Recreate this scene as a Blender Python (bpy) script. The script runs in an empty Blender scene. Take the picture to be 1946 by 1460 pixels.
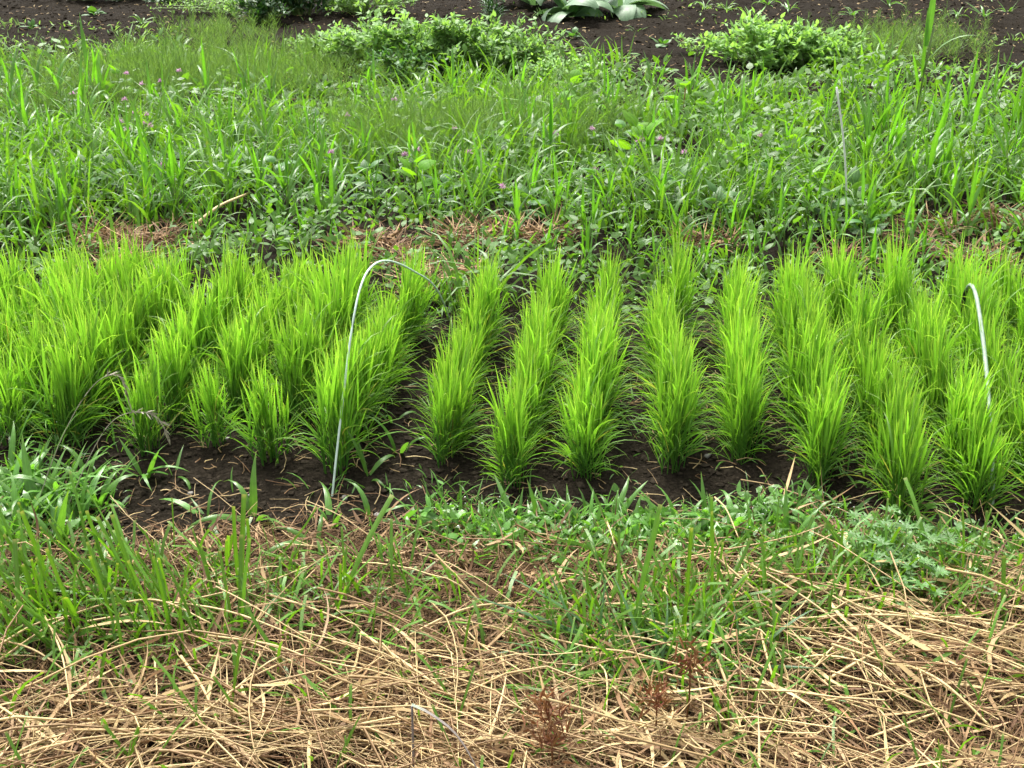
import bpy, math, random
import numpy as np
from mathutils import Vector, Matrix

# ------------------------------------------------------------------ camera, sky, sun, exposure
S = bpy.context.scene
COL = S.collection
F, CX, CY, PITCH, CAMZ = 2200.0, 973.0, 730.0, math.radians(25.0), 1.61   # in pixels of a 1946 x 1460 picture
cam = bpy.data.cameras.new('camera')
cam.sensor_width = 36.0
cam.lens = 36.0 * F / 1946.0
cam.clip_start, cam.clip_end = 0.05, 600.0
camo = bpy.data.objects.new('camera', cam)
COL.objects.link(camo)
camo.location = (0, 0, CAMZ)
camo.rotation_euler = (math.pi / 2 - PITCH, 0, 0)
S.camera = camo

SUN_EL, SUN_AZ = math.radians(58), math.radians(-20)      # azimuth from +Y towards +X; soft sun ahead of the camera, a little left
W = bpy.data.worlds.new('World'); S.world = W; W.use_nodes = True
nt = W.node_tree; nt.nodes.clear()
out = nt.nodes.new('ShaderNodeOutputWorld'); bg = nt.nodes.new('ShaderNodeBackground')
sky = nt.nodes.new('ShaderNodeTexSky'); sky.sky_type = 'NISHITA'; sky.sun_disc = False
sky.sun_elevation = SUN_EL; sky.sun_rotation = SUN_AZ
sky.air_density = 1.0; sky.dust_density = 6.0; sky.ozone_density = 0.6
hs = nt.nodes.new('ShaderNodeHueSaturation'); hs.inputs['Saturation'].default_value = 0.15   # cloud cover: a nearly white sky
nt.links.new(sky.outputs[0], hs.inputs['Color']); nt.links.new(hs.outputs[0], bg.inputs[0])
bg.inputs[1].default_value = 0.10
nt.links.new(bg.outputs[0], out.inputs[0])

sl = bpy.data.lights.new('sun', 'SUN'); sl.energy = 1.5; sl.angle = math.radians(14); sl.color = (1.0, 0.96, 0.88)
so = bpy.data.objects.new('sun', sl); COL.objects.link(so)
d = Vector((math.sin(SUN_AZ) * math.cos(SUN_EL), math.cos(SUN_AZ) * math.cos(SUN_EL), math.sin(SUN_EL)))
so.rotation_euler = d.to_track_quat('Z', 'Y').to_euler()
so.location = d * 30
S.view_settings.view_transform = 'Standard'; S.view_settings.look = 'None'
S.view_settings.gamma = 1.0; S.view_settings.use_curve_mapping = False
S.view_settings.exposure = 2.08
S.render.engine = 'CYCLES'
S.render.resolution_x, S.render.resolution_y = 1024, 768
try:
    S.cycles.max_bounces = 8; S.cycles.transmission_bounces = 4; S.cycles.diffuse_bounces = 4; S.cycles.glossy_bounces = 2
except Exception:
    pass

rng = np.random.default_rng(7)
random.seed(7)
U = lambda a, b, n=None: rng.uniform(a, b, n)
PI = math.pi

# ------------------------------------------------------------------ noise, ground height, photo-to-place helpers
def _h(ix, iy, seed):
    n = (ix.astype(np.int64) * 374761393 + iy.astype(np.int64) * 668265263 + seed * 1442695041) & 0xffffffff
    n = ((n ^ (n >> 13)) * 1274126177) & 0xffffffff
    return ((n ^ (n >> 16)) & 0xffff) / 65535.0
def vnoise(x, y, seed=0):
    x = np.asarray(x, float); y = np.asarray(y, float)
    ix, iy = np.floor(x), np.floor(y); fx, fy = x - ix, y - iy
    fx = fx * fx * (3 - 2 * fx); fy = fy * fy * (3 - 2 * fy)
    a, b = _h(ix, iy, seed), _h(ix + 1, iy, seed); c, e = _h(ix, iy + 1, seed), _h(ix + 1, iy + 1, seed)
    return (a * (1 - fx) + b * fx) * (1 - fy) + (c * (1 - fx) + e * fx) * fy
def fbm(x, y, seed=0, octv=4):
    s = 0; a = 0.5; x = np.asarray(x, float); y = np.asarray(y, float)
    for k in range(octv):
        s = s + a * vnoise(x, y, seed + k); x = x * 2.03 + 3.1; y = y * 2.03 + 1.7; a *= 0.5
    return s
def smooth(e0, e1, v):
    t = np.clip((v - e0) / (e1 - e0), 0, 1); return t * t * (3 - 2 * t)
def gz(x, y):
    """height of the ground"""
    x = np.asarray(x, float); y = np.asarray(y, float)
    h = 0.05 * (fbm(x * 0.9, y * 0.9, 3) - 0.5)
    far = smooth(6.0, 9.0, y) * (1 - smooth(30, 60, y))
    h = h + far * 0.10 * (fbm(x * 1.3, y * 2.2, 21) - 0.5)
    near = 1 - smooth(14, 40, y)
    h = h + near * (0.027 + .05 * far) * (fbm(x * (14 - 5 * far), y * (14 - 5 * far), 9, 3) - 0.45)
    h = h + 0.03 * (1 - smooth(2.2, 2.6, y))
    return h
def ray(px, py):
    dx, dy = (px - CX) / F, (py - CY) / F
    return np.array([dx, math.cos(PITCH) - dy * math.sin(PITCH), -math.sin(PITCH) - dy * math.cos(PITCH)])
def G(px, py):
    """the ground point the photograph shows at pixel (px, py)"""
    r = ray(px, py); t = CAMZ / -r[2]
    for _ in range(6):
        z = float(gz(r[0] * t, r[1] * t)); t = (CAMZ - z) / -r[2]
    return np.array([r[0] * t, r[1] * t, CAMZ + r[2] * t])
def on_plane(px, py, p0, n):
    r = ray(px, py); o = np.array([0, 0, CAMZ]); t = np.dot(np.array(p0) - o, n) / np.dot(r, n)
    return o + r * t
def proj(x, y, z):
    zc = y * math.cos(PITCH) - (z - CAMZ) * math.sin(PITCH)
    yc = y * math.sin(PITCH) + (z - CAMZ) * math.cos(PITCH)
    return CX + F * x / zc, CY - F * yc / zc

# ------------------------------------------------------------------ mesh helpers
def mk_mesh(name, V, Q, A=None, smoothf=True):
    """V (n,3), Q (m,4) or (m,3) indices, A (n,3) per-vertex attribute 'leaf' = (along, random, across)"""
    me = bpy.data.meshes.new(name)
    V = np.ascontiguousarray(V, dtype=np.float32); Q = np.ascontiguousarray(Q, dtype=np.int32)
    k = Q.shape[1]
    me.vertices.add(len(V)); me.vertices.foreach_set('co', V.ravel())
    me.loops.add(Q.size); me.loops.foreach_set('vertex_index', Q.ravel())
    me.polygons.add(len(Q)); me.polygons.foreach_set('loop_start', np.arange(0, Q.size, k, dtype=np.int32))
    me.polygons.foreach_set('use_smooth', np.full(len(Q), smoothf))
    if A is not None:
        at = me.attributes.new('leaf', 'FLOAT_VECTOR', 'POINT')
        at.data.foreach_set('vector', np.ascontiguousarray(A, dtype=np.float32).ravel())
    me.update(calc_edges=True)
    return me
def join(parts):
    Vs, Qs, As = [], [], []; o = 0
    for V, Q, A in parts:
        Vs.append(V); Qs.append(Q + o); As.append(A); o += len(V)
    return np.concatenate(Vs), np.concatenate(Qs), np.concatenate(As)

def prof_grass(s): return np.minimum(1, 0.45 + 1.8 * s) * np.clip(1 - s ** 2.4, 0.02, 1)
def prof_rice(s): return np.minimum(1, 0.38 + 1.3 * s) * np.clip(1 - s ** 2.6, 0.02, 1)
def prof_cut(s): return np.minimum(1, 0.5 + 1.5 * s) * (1 - 0.12 * s)
def prof_ovate(s): return np.clip(np.sin(PI * np.clip(s, 0, 1) ** 0.72), 0.03, 1) ** 0.85
def prof_lance(s): return np.clip(np.sin(PI * np.clip(s, 0, 1) ** 0.62), 0.03, 1)
def prof_petiole(s):
    t = np.clip((s - 0.25) / 0.75, 0, 1); return np.where(s < 0.24, 0.06, np.clip(np.sin(PI * t ** 0.65), 0.05, 1) ** 0.8)
def prof_line(s): return np.clip(1 - 0.8 * s, 0.1, 1)

def blades(base, az, L, th0, bend, Wd, nseg=5, prof=prof_grass, fold=0.0, roll=None, pw=1.4, sway=None, rnd=None):
    """leaf blades as strips: leave the base at th0 from vertical towards az, bend by 'bend' radians along the way"""
    n = len(az); s = np.linspace(0, 1, nseg + 1); sm = (s[1:] + s[:-1]) / 2
    sway = np.zeros(n) if sway is None else sway
    roll = np.zeros(n) if roll is None else roll
    rnd = rng.random(n) if rnd is None else rnd
    th = th0[:, None] + bend[:, None] * sm[None] ** pw
    aa = az[:, None] + sway[:, None] * sm[None]
    st = np.stack([np.sin(th) * np.cos(aa), np.sin(th) * np.sin(aa), np.cos(th)], -1) * (L[:, None, None] / nseg)
    P = np.concatenate([np.zeros((n, 1, 3)), np.cumsum(st, 1)], 1) + base[:, None, :]
    ths = th0[:, None] + bend[:, None] * s[None] ** pw; a2 = az[:, None] + sway[:, None] * s[None]
    T = np.stack([np.sin(ths) * np.cos(a2), np.sin(ths) * np.sin(a2), np.cos(ths)], -1)
    B = np.stack([-np.sin(a2), np.cos(a2), np.zeros_like(a2)], -1)
    N = np.cross(T, B)
    c, si = np.cos(roll)[:, None, None], np.sin(roll)[:, None, None]
    B, N = B * c + N * si, N * c - B * si
    w = prof(s)[None, :, None] * Wd[:, None, None] * 0.5
    if fold:
        V = np.stack([P - B * w, P + N * w * fold, P + B * w], 2); us = (-1, 0, 1)
    else:
        V = np.stack([P - B * w, P + B * w], 2); us = (-1, 1)
    m = V.shape[2]; K = nseg + 1
    idx = np.arange(n * K * m).reshape(n, K, m)
    Q = np.stack([idx[:, :-1, :-1], idx[:, :-1, 1:], idx[:, 1:, 1:], idx[:, 1:, :-1]], -1).reshape(-1, 4)
    A = np.empty((n, K, m, 3)); A[..., 0] = s[None, :, None]; A[..., 1] = rnd[:, None, None]; A[..., 2] = np.array(us)[None, None]
    return V.reshape(-1, 3), Q, A.reshape(-1, 3)

def tubes(P, R, sides=3, rnd=None):
    P = np.asarray(P, float); n, K, _ = P.shape; R = np.asarray(R, float)
    if R.ndim == 1: R = np.repeat(R[:, None], K, 1)
    rnd = rng.random(n) if rnd is None else rnd
    T = np.gradient(P, axis=1); T /= np.linalg.norm(T, axis=2, keepdims=True) + 1e-9
    ref = np.where(np.abs(T[..., 2:3]) > 0.8, np.array([1.0, 0, 0]), np.array([0, 0, 1.0]))
    n1 = np.cross(T, ref); n1 /= np.linalg.norm(n1, axis=2, keepdims=True) + 1e-9; n2 = np.cross(T, n1)
    ang = np.arange(sides) * 2 * PI / sides + 0.4
    V = P[:, :, None] + R[:, :, None, None] * (n1[:, :, None] * np.cos(ang)[None, None, :, None] + n2[:, :, None] * np.sin(ang)[None, None, :, None])
    idx = np.arange(n * K * sides).reshape(n, K, sides); nx = np.roll(idx, -1, 2)
    Q = np.stack([idx[:, :-1], nx[:, :-1], nx[:, 1:], idx[:, 1:]], -1).reshape(-1, 4)
    A = np.empty((n, K, sides, 3)); A[..., 0] = np.linspace(0, 1, K)[None, :, None]; A[..., 1] = rnd[:, None, None]; A[..., 2] = np.linspace(-1, 1, sides)[None, None]
    return V.reshape(-1, 3), Q, A.reshape(-1, 3)
def tube1(pts, r, sides=8, caps=True):
    """one smooth tube through points, closed at its ends"""
    pts = np.array(pts, float); K = len(pts); r = np.full(K, r) if np.isscalar(r) else np.array(r)
    if caps:
        pts = np.concatenate([pts[:1] , pts, pts[-1:] + 1e-5]); r = np.concatenate([[1e-4], r, [1e-4]])
        pts[0] -= 1e-5
    return tubes(pts[None], r[None], sides, np.array([0.5]))
def spline(pts, n=24):
    """Catmull-Rom through points"""
    P = np.array(pts, float); P = np.concatenate([[2 * P[0] - P[1]], P, [2 * P[-1] - P[-2]]])
    o = []; m = len(P) - 3
    for t in np.linspace(0, m - 1e-6, n):
        i = int(t); f = t - i; a, b, c, e = P[i:i + 4]
        o.append(0.5 * (2 * b + (c - a) * f + (2 * a - 5 * b + 4 * c - e) * f * f + (3 * b - a - 3 * c + e) * f ** 3))
    return np.array(o)
ICO_V = np.array([(0, 0, 1), (.894, 0, .447), (.276, .851, .447), (-.724, .526, .447), (-.724, -.526, .447), (.276, -.851, .447),
                  (.724, .526, -.447), (-.276, .851, -.447), (-.894, 0, -.447), (-.276, -.851, -.447), (.724, -.526, -.447), (0, 0, -1)])
ICO_F = np.array([(0,1,2),(0,2,3),(0,3,4),(0,4,5),(0,5,1),(1,6,2),(2,7,3),(3,8,4),(4,9,5),(5,10,1),(2,6,7),(3,7,8),(4,8,9),(5,9,10),(1,10,6),(6,11,7),(7,11,8),(8,11,9),(9,11,10),(10,11,6)])
def lumps(C, R, rough=0.3, flat=0.7):
    n = len(C); k = 1 + rough * (rng.random((n, 12, 1)) - 0.5) * 2
    sc = np.stack([U(.7, 1.3, n), U(.7, 1.3, n), U(.7, 1.1, n) * flat], -1)[:, None]
    a = U(0, 2 * PI, n); ca, sa = np.cos(a)[:, None], np.sin(a)[:, None]
    V = ICO_V[None] * k * sc
    V = np.stack([V[..., 0] * ca - V[..., 1] * sa, V[..., 0] * sa + V[..., 1] * ca, V[..., 2]], -1) * R[:, None, None] + C[:, None]
    Fq = (ICO_F[None] + (np.arange(n) * 12)[:, None, None]).reshape(-1, 3)
    A = np.zeros((n, 12, 3)); A[..., 1] = rng.random(n)[:, None]
    return V.reshape(-1, 3), Fq, A.reshape(-1, 3)

def obj(name, me, mat=None, parent=None):
    o = bpy.data.objects.new(name, me); COL.objects.link(o)
    if mat is not None and me is not None and not me.materials: me.materials.append(mat)
    if parent is not None: o.parent = parent
    return o
def tag(o, label=None, cat=None, group=None, kind=None):
    if label: o['label'] = label
    if cat: o['category'] = cat
    if group: o['group'] = group
    if kind: o['kind'] = kind
    return o
def thing(name, loc, rz=0.0, sc=1.0):
    o = bpy.data.objects.new(name, None); COL.objects.link(o)
    o.empty_display_size = 0.05
    o.location = tuple(float(v) for v in loc); o.rotation_euler = (0, 0, rz); o.scale = (sc, sc, sc)
    return o

# ------------------------------------------------------------------ materials
def nodes(name):
    m = bpy.data.materials.new(name); m.use_nodes = True; t = m.node_tree; t.nodes.clear()
    return m, t, (lambda ty, **k: _nn(t, ty, k)), t.links.new
def _nn(t, ty, k):
    n = t.nodes.new(ty)
    for a, b in k.items(): setattr(n, a, b)
    return n
def rgb(c): return (c[0], c[1], c[2], 1.0)
def leaf_mat(name, ca, cb, tip=None, root=None, trans=0.4, tcol=None, rough=0.42, tip_from=0.8, root_to=0.2, spec=0.5, var=0.25, spots=0.0, old=None):
    m, t, nn, ln = nodes(name)
    at = nn('ShaderNodeAttribute', attribute_name='leaf'); sep = nn('ShaderNodeSeparateXYZ'); ln(at.outputs['Vector'], sep.inputs[0])
    mix = nn('ShaderNodeMix', data_type='RGBA'); mix.inputs[6].default_value = rgb(ca); mix.inputs[7].default_value = rgb(cb)
    ln(sep.outputs[1], mix.inputs[0]); c = mix.outputs[2]
    geo = nn('ShaderNodeNewGeometry')
    nz = nn('ShaderNodeTexNoise'); nz.inputs['Scale'].default_value = 60; nz.inputs['Detail'].default_value = 3
    ln(geo.outputs['Position'], nz.inputs['Vector'])
    oi = nn('ShaderNodeObjectInfo')
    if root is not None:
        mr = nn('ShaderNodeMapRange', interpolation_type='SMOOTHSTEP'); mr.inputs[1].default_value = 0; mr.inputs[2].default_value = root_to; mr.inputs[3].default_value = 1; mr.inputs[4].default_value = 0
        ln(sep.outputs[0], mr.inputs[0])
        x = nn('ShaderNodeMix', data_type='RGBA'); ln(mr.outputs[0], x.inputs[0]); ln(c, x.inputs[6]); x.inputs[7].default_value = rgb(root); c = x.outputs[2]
    if tip is not None:
        mr = nn('ShaderNodeMapRange', interpolation_type='SMOOTHSTEP'); mr.inputs[1].default_value = tip_from; mr.inputs[2].default_value = 1.0
        ln(sep.outputs[0], mr.inputs[0])
        x = nn('ShaderNodeMix', data_type='RGBA'); ln(mr.outputs[0], x.inputs[0]); ln(c, x.inputs[6]); x.inputs[7].default_value = rgb(tip); c = x.outputs[2]
    if spots > 0:                      # wilted / brown blotches
        n2 = nn('ShaderNodeTexNoise'); n2.inputs['Scale'].default_value = 35; ln(geo.outputs['Position'], n2.inputs['Vector'])
        mr = nn('ShaderNodeMapRange'); mr.inputs[1].default_value = 0.62; mr.inputs[2].default_value = 0.72; mr.inputs[4].default_value = spots; ln(n2.outputs[0], mr.inputs[0])
        x = nn('ShaderNodeMix', data_type='RGBA'); ln(mr.outputs[0], x.inputs[0]); ln(c, x.inputs[6]); x.inputs[7].default_value = (.25, .17, .05, 1); c = x.outputs[2]
    if old is not None:                # an old yellowed leaf here and there
        mr = nn('ShaderNodeMapRange'); mr.inputs[1].default_value = .965; mr.inputs[2].default_value = .985; ln(sep.outputs[1], mr.inputs[0])
        x = nn('ShaderNodeMix', data_type='RGBA'); ln(mr.outputs[0], x.inputs[0]); ln(c, x.inputs[6]); x.inputs[7].default_value = rgb(old); c = x.outputs[2]
    # pale midrib
    ab = nn('ShaderNodeMath', operation='ABSOLUTE'); ln(sep.outputs[2], ab.inputs[0])
    mr = nn('ShaderNodeMapRange'); mr.inputs[1].default_value = 0.0; mr.inputs[2].default_value = 0.18; mr.inputs[3].default_value = 1.25; mr.inputs[4].default_value = 1.0; ln(ab.outputs[0], mr.inputs[0])
    # value variation: leaf to leaf, thing to thing, and mottling
    a1 = nn('ShaderNodeMath', operation='MULTIPLY_ADD'); a1.inputs[1].default_value = var; a1.inputs[2].default_value = 1 - var / 2; ln(oi.outputs['Random'], a1.inputs[0])
    a2 = nn('ShaderNodeMath', operation='MULTIPLY_ADD'); a2.inputs[1].default_value = 0.5; a2.inputs[2].default_value = 0.75; ln(nz.outputs[0], a2.inputs[0])
    a3 = nn('ShaderNodeMath', operation='MULTIPLY'); ln(a1.outputs[0], a3.inputs[0]); ln(a2.outputs[0], a3.inputs[1])
    a4 = nn('ShaderNodeMath', operation='MULTIPLY'); ln(a3.outputs[0], a4.inputs[0]); ln(mr.outputs[0], a4.inputs[1])
    h = nn('ShaderNodeHueSaturation'); ln(c, h.inputs['Color']); ln(a4.outputs[0], h.inputs['Value'])
    hu = nn('ShaderNodeMath', operation='MULTIPLY_ADD'); hu.inputs[1].default_value = 0.03; hu.inputs[2].default_value = 0.485; ln(sep.outputs[1], hu.inputs[0]); ln(hu.outputs[0], h.inputs['Hue'])
    bs = nn('ShaderNodeBsdfPrincipled'); ln(h.outputs[0], bs.inputs['Base Color'])
    bs.inputs['Roughness'].default_value = rough; bs.inputs['Specular IOR Level'].default_value = spec
    # fine length-wise ribs
    wv = nn('ShaderNodeMath', operation='SINE'); wm = nn('ShaderNodeMath', operation='MULTIPLY'); wm.inputs[1].default_value = 14; ln(sep.outputs[2], wm.inputs[0]); ln(wm.outputs[0], wv.inputs[0])
    bp = nn('ShaderNodeBump'); bp.inputs['Strength'].default_value = 0.25; bp.inputs['Distance'].default_value = 0.001; ln(wv.outputs[0], bp.inputs['Height']); ln(bp.outputs[0], bs.inputs['Normal'])
    o = nn('ShaderNodeOutputMaterial')
    if trans > 0:
        tr = nn('ShaderNodeBsdfTranslucent')
        tm = nn('ShaderNodeMix', data_type='RGBA', blend_type='MULTIPLY'); tm.inputs[0].default_value = 1; ln(h.outputs[0], tm.inputs[6]); tm.inputs[7].default_value = rgb(tcol or (1.9, 1.7, 0.6)); ln(tm.outputs[2], tr.inputs['Color'])
        ms = nn('ShaderNodeMixShader'); ms.inputs[0].default_value = trans; ln(bs.outputs[0], ms.inputs[1]); ln(tr.outputs[0], ms.inputs[2]); ln(ms.outputs[0], o.inputs[0])
    else:
        ln(bs.outputs[0], o.inputs[0])
    return m
def plain(name, col, rough=0.5, spec=0.4, noise=0.2, scale=40, col2=None):
    m, t, nn, ln = nodes(name)
    geo = nn('ShaderNodeNewGeometry'); nz = nn('ShaderNodeTexNoise'); nz.inputs['Scale'].default_value = scale; nz.inputs['Detail'].default_value = 4; ln(geo.outputs['Position'], nz.inputs['Vector'])
    c2 = col2 or tuple(v * (1 - noise) for v in col)
    mx = nn('ShaderNodeMix', data_type='RGBA'); mx.inputs[6].default_value = rgb(c2); mx.inputs[7].default_value = rgb(col)
    mr = nn('ShaderNodeMapRange'); mr.inputs[1].default_value = .35; mr.inputs[2].default_value = .65; ln(nz.outputs[0], mr.inputs[0]); ln(mr.outputs[0], mx.inputs[0])
    bs = nn('ShaderNodeBsdfPrincipled'); ln(mx.outputs[2], bs.inputs['Base Color']); bs.inputs['Roughness'].default_value = rough; bs.inputs['Specular IOR Level'].default_value = spec
    bp = nn('ShaderNodeBump'); bp.inputs['Strength'].default_value = .3; bp.inputs['Distance'].default_value = .002; ln(nz.outputs[0], bp.inputs['Height']); ln(bp.outputs[0], bs.inputs['Normal'])
    o = nn('ShaderNodeOutputMaterial'); ln(bs.outputs[0], o.inputs[0]); return m
def straw_mat(name, stops, rough=0.6, trans=0.12):
    m, t, nn, ln = nodes(name)
    at = nn('ShaderNodeAttribute', attribute_name='leaf'); sep = nn('ShaderNodeSeparateXYZ'); ln(at.outputs['Vector'], sep.inputs[0])
    cr = nn('ShaderNodeValToRGB'); e = cr.color_ramp.elements
    for i, (p, c) in enumerate(stops):
        el = e[i] if i < 2 else e.new(p)
        el.position = p; el.color = rgb(c)
    ln(sep.outputs[1], cr.inputs[0])
    geo = nn('ShaderNodeNewGeometry'); nz = nn('ShaderNodeTexNoise'); nz.inputs['Scale'].default_value = 30; nz.inputs['Detail'].default_value = 5; ln(geo.outputs['Position'], nz.inputs['Vector'])
    a2 = nn('ShaderNodeMath', operation='MULTIPLY_ADD'); a2.inputs[1].default_value = 0.8; a2.inputs[2].default_value = 0.6; ln(nz.outputs[0], a2.inputs[0])
    h = nn('ShaderNodeHueSaturation'); ln(cr.outputs[0], h.inputs['Color']); ln(a2.outputs[0], h.inputs['Value'])
    bs = nn('ShaderNodeBsdfPrincipled'); ln(h.outputs[0], bs.inputs['Base Color']); bs.inputs['Roughness'].default_value = rough; bs.inputs['Specular IOR Level'].default_value = .35
    tr = nn('ShaderNodeBsdfTranslucent'); ln(h.outputs[0], tr.inputs['Color'])
    ms = nn('ShaderNodeMixShader'); ms.inputs[0].default_value = trans; ln(bs.outputs[0], ms.inputs[1]); ln(tr.outputs[0], ms.inputs[2])
    o = nn('ShaderNodeOutputMaterial'); ln(ms.outputs[0], o.inputs[0]); return m
def soil_mat():
    m, t, nn, ln = nodes('soil')
    geo = nn('ShaderNodeNewGeometry')
    n1 = nn('ShaderNodeTexNoise'); n1.inputs['Scale'].default_value = 3; n1.inputs['Detail'].default_value = 6; ln(geo.outputs['Position'], n1.inputs['Vector'])
    n2 = nn('ShaderNodeTexNoise'); n2.inputs['Scale'].default_value = 90; n2.inputs['Detail'].default_value = 6; n2.inputs['Roughness'].default_value = .7; ln(geo.outputs['Position'], n2.inputs['Vector'])
    mx = nn('ShaderNodeMix', data_type='RGBA'); mx.inputs[6].default_value = (.0070, .0056, .0040, 1); mx.inputs[7].default_value = (.0215, .0172, .0122, 1); ln(n1.outputs[0], mx.inputs[0])
    cr = nn('ShaderNodeMapRange'); cr.inputs[1].default_value = .3; cr.inputs[2].default_value = .75; cr.inputs[3].default_value = .35; cr.inputs[4].default_value = 1.9; ln(n2.outputs[0], cr.inputs[0])
    h = nn('ShaderNodeHueSaturation'); ln(mx.outputs[2], h.inputs['Color']); ln(cr.outputs[0], h.inputs['Value'])
    bs = nn('ShaderNodeBsdfPrincipled'); ln(h.outputs[0], bs.inputs['Base Color']); bs.inputs['Roughness'].default_value = .95; bs.inputs['Specular IOR Level'].default_value = .03
    vo = nn('ShaderNodeTexVoronoi'); vo.inputs['Scale'].default_value = 55; ln(geo.outputs['Position'], vo.inputs['Vector'])
    ad = nn('ShaderNodeMath', operation='MULTIPLY_ADD'); ad.inputs[1].default_value = .8; ln(n2.outputs[0], ad.inputs[0]); ln(vo.outputs[0], ad.inputs[2])
    bp = nn('ShaderNodeBump'); bp.inputs['Strength'].default_value = .9; bp.inputs['Distance'].default_value = .012; ln(ad.outputs[0], bp.inputs['Height']); ln(bp.outputs[0], bs.inputs['Normal'])
    o = nn('ShaderNodeOutputMaterial'); ln(bs.outputs[0], o.inputs[0]); return m

M = dict(
    soil=soil_mat(),
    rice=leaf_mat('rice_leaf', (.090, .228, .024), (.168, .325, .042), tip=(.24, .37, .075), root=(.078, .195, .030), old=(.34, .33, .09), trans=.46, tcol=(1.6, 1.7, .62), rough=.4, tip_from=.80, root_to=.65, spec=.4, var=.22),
    crab=leaf_mat('crabgrass_leaf', (.065, .180, .028), (.130, .275, .042), tip=(.14, .25, .04), trans=.42, tcol=(1.55, 1.6, .65), rough=.3, spec=.6),
    tall=leaf_mat('tall_grass_leaf', (.050, .160, .022), (.120, .265, .028), trans=.46, tcol=(1.6, 1.7, .55), rough=.33, spec=.55, var=.4),
    cutg=leaf_mat('cut_grass_leaf', (.060, .165, .014), (.120, .245, .022), tip=(.24, .28, .09), root=(.10, .12, .04), trans=.36, tcol=(1.7, 1.7, .5), rough=.38, tip_from=.95, spec=.5),
    blue=leaf_mat('blue_green_grass_leaf', (.045, .125, .038), (.080, .170, .050), trans=.3, tcol=(1.4, 1.5, .8), rough=.35, spec=.6),
    cover=leaf_mat('ground_cover_leaf', (.042, .125, .016), (.110, .225, .030), trans=.42, tcol=(1.65, 1.6, .55), rough=.42, spec=.3),
    covergrass=leaf_mat('cover_grass_leaf', (.050, .140, .018), (.125, .250, .028), trans=.42, tcol=(1.65, 1.65, .55), rough=.36, spec=.5, spots=.3),
    broad=leaf_mat('broad_leaf', (.085, .225, .018), (.130, .280, .024), trans=.5, tcol=(1.7, 1.65, .5), rough=.55, spec=.15),
    broaddark=leaf_mat('broad_leaf_dark', (.035, .110, .022), (.065, .160, .030), trans=.35, rough=.45, spec=.3),
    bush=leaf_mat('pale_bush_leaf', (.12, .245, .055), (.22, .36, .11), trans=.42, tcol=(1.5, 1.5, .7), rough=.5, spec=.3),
    dock=leaf_mat('dock_leaf', (.080, .160, .075), (.120, .205, .100), trans=.25, tcol=(1.3, 1.4, .8), rough=.5, spec=.4),
    dark=leaf_mat('dark_bush_leaf', (.018, .060, .016), (.035, .095, .022), trans=.25, rough=.45, spec=.4),
    horse=leaf_mat('horsetail_leaf', (.115, .225, .055), (.180, .300, .085), trans=.4, tcol=(1.5, 1.5, .6), rough=.5, spec=.3),
    lobed=leaf_mat('lobed_leaf', (.050, .140, .026), (.090, .195, .038), trans=.35, tcol=(1.6, 1.5, .7), rough=.42, spec=.45),
    stem=leaf_mat('green_stem', (.08, .15, .03), (.13, .17, .05), trans=0, rough=.5, spec=.3),
    redstem=leaf_mat('reddish_stem', (.16, .06, .03), (.20, .09, .04), trans=0, rough=.5, spec=.3),
    flower=leaf_mat('clover_petal', (.52, .26, .44), (.68, .50, .62), trans=.3, tcol=(1.1, 1.0, 1.1), rough=.6, spec=.2),
    seed=leaf_mat('grey_seed', (.20, .19, .14), (.32, .30, .22), trans=.1, tcol=(1, 1, 1), rough=.6, spec=.2),
    sedge=leaf_mat('brown_sedge', (.12, .05, .022), (.20, .09, .035), trans=.15, tcol=(1.2, 1, .8), rough=.6, spec=.2),
    dryleaf=leaf_mat('dry_grey_leaf', (.15, .125, .125), (.20, .18, .16), root=(.18, .22, .17), trans=.1, tcol=(1, 1, 1), rough=.55, spec=.3),
    straw=straw_mat('straw', [(0.0, (.20, .105, .045)), (1.0, (.60, .465, .235)), (.3, (.27, .172, .08)), (.65, (.45, .325, .155))]),
    thatch=straw_mat('brown_thatch', [(0.0, (.10, .050, .024)), (1.0, (.46, .31, .165)), (.4, (.15, .088, .043)), (.75, (.29, .18, .088))], rough=.75),
    hoop=plain('pale_green_fibre_rod', (.52, .66, .57), rough=.45, noise=.15, scale=50),
    hooppipe=plain('weathered_pale_pipe', (.20, .28, .20), rough=.65, noise=.3, scale=30),
    black=plain('far_leg_black', (.02, .022, .02), rough=.5),  # flat black for the far leg of the pipe hoop
    white=plain('white_stake', (.72, .74, .70), rough=.5, noise=.15),
    pebble=plain('pebble', (.20, .19, .175), rough=.8, noise=.4, scale=60),
    clod=plain('soil_clod', (.033, .0265, .0190), rough=.95, spec=.04, noise=.6, scale=70),
    dew=plain('dew', (.72, .76, .74), rough=.08, spec=.9, noise=.05),
)

# ------------------------------------------------------------------ ground
xs = np.concatenate([-np.geomspace(260, 9.2, 9), np.arange(-9, -2.7, .11), np.arange(-2.7, 2.7, .028), np.arange(2.7, 9, .11), np.geomspace(9.2, 260, 9)])
ys = np.concatenate([[-30, -8, -2, -.5], np.arange(.3, 2.3, .08), np.arange(2.3, 4.3, .024), np.arange(4.3, 16, .065), np.geomspace(16.2, 400, 14)])
X, Y = np.meshgrid(xs, ys)
Z = gz(X, Y) + 0.010 * (vnoise(X * 38, Y * 38, 77) - .5) * (np.abs(X) < 9) * (Y < 16)
idx = np.arange(X.size).reshape(X.shape)
Q = np.stack([idx[:-1, :-1], idx[:-1, 1:], idx[1:, 1:], idx[1:, :-1]], -1).reshape(-1, 4)
tag(obj('soil', mk_mesh('soil', np.stack([X, Y, Z], -1).reshape(-1, 3), Q), M['soil']), kind='structure')

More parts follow.
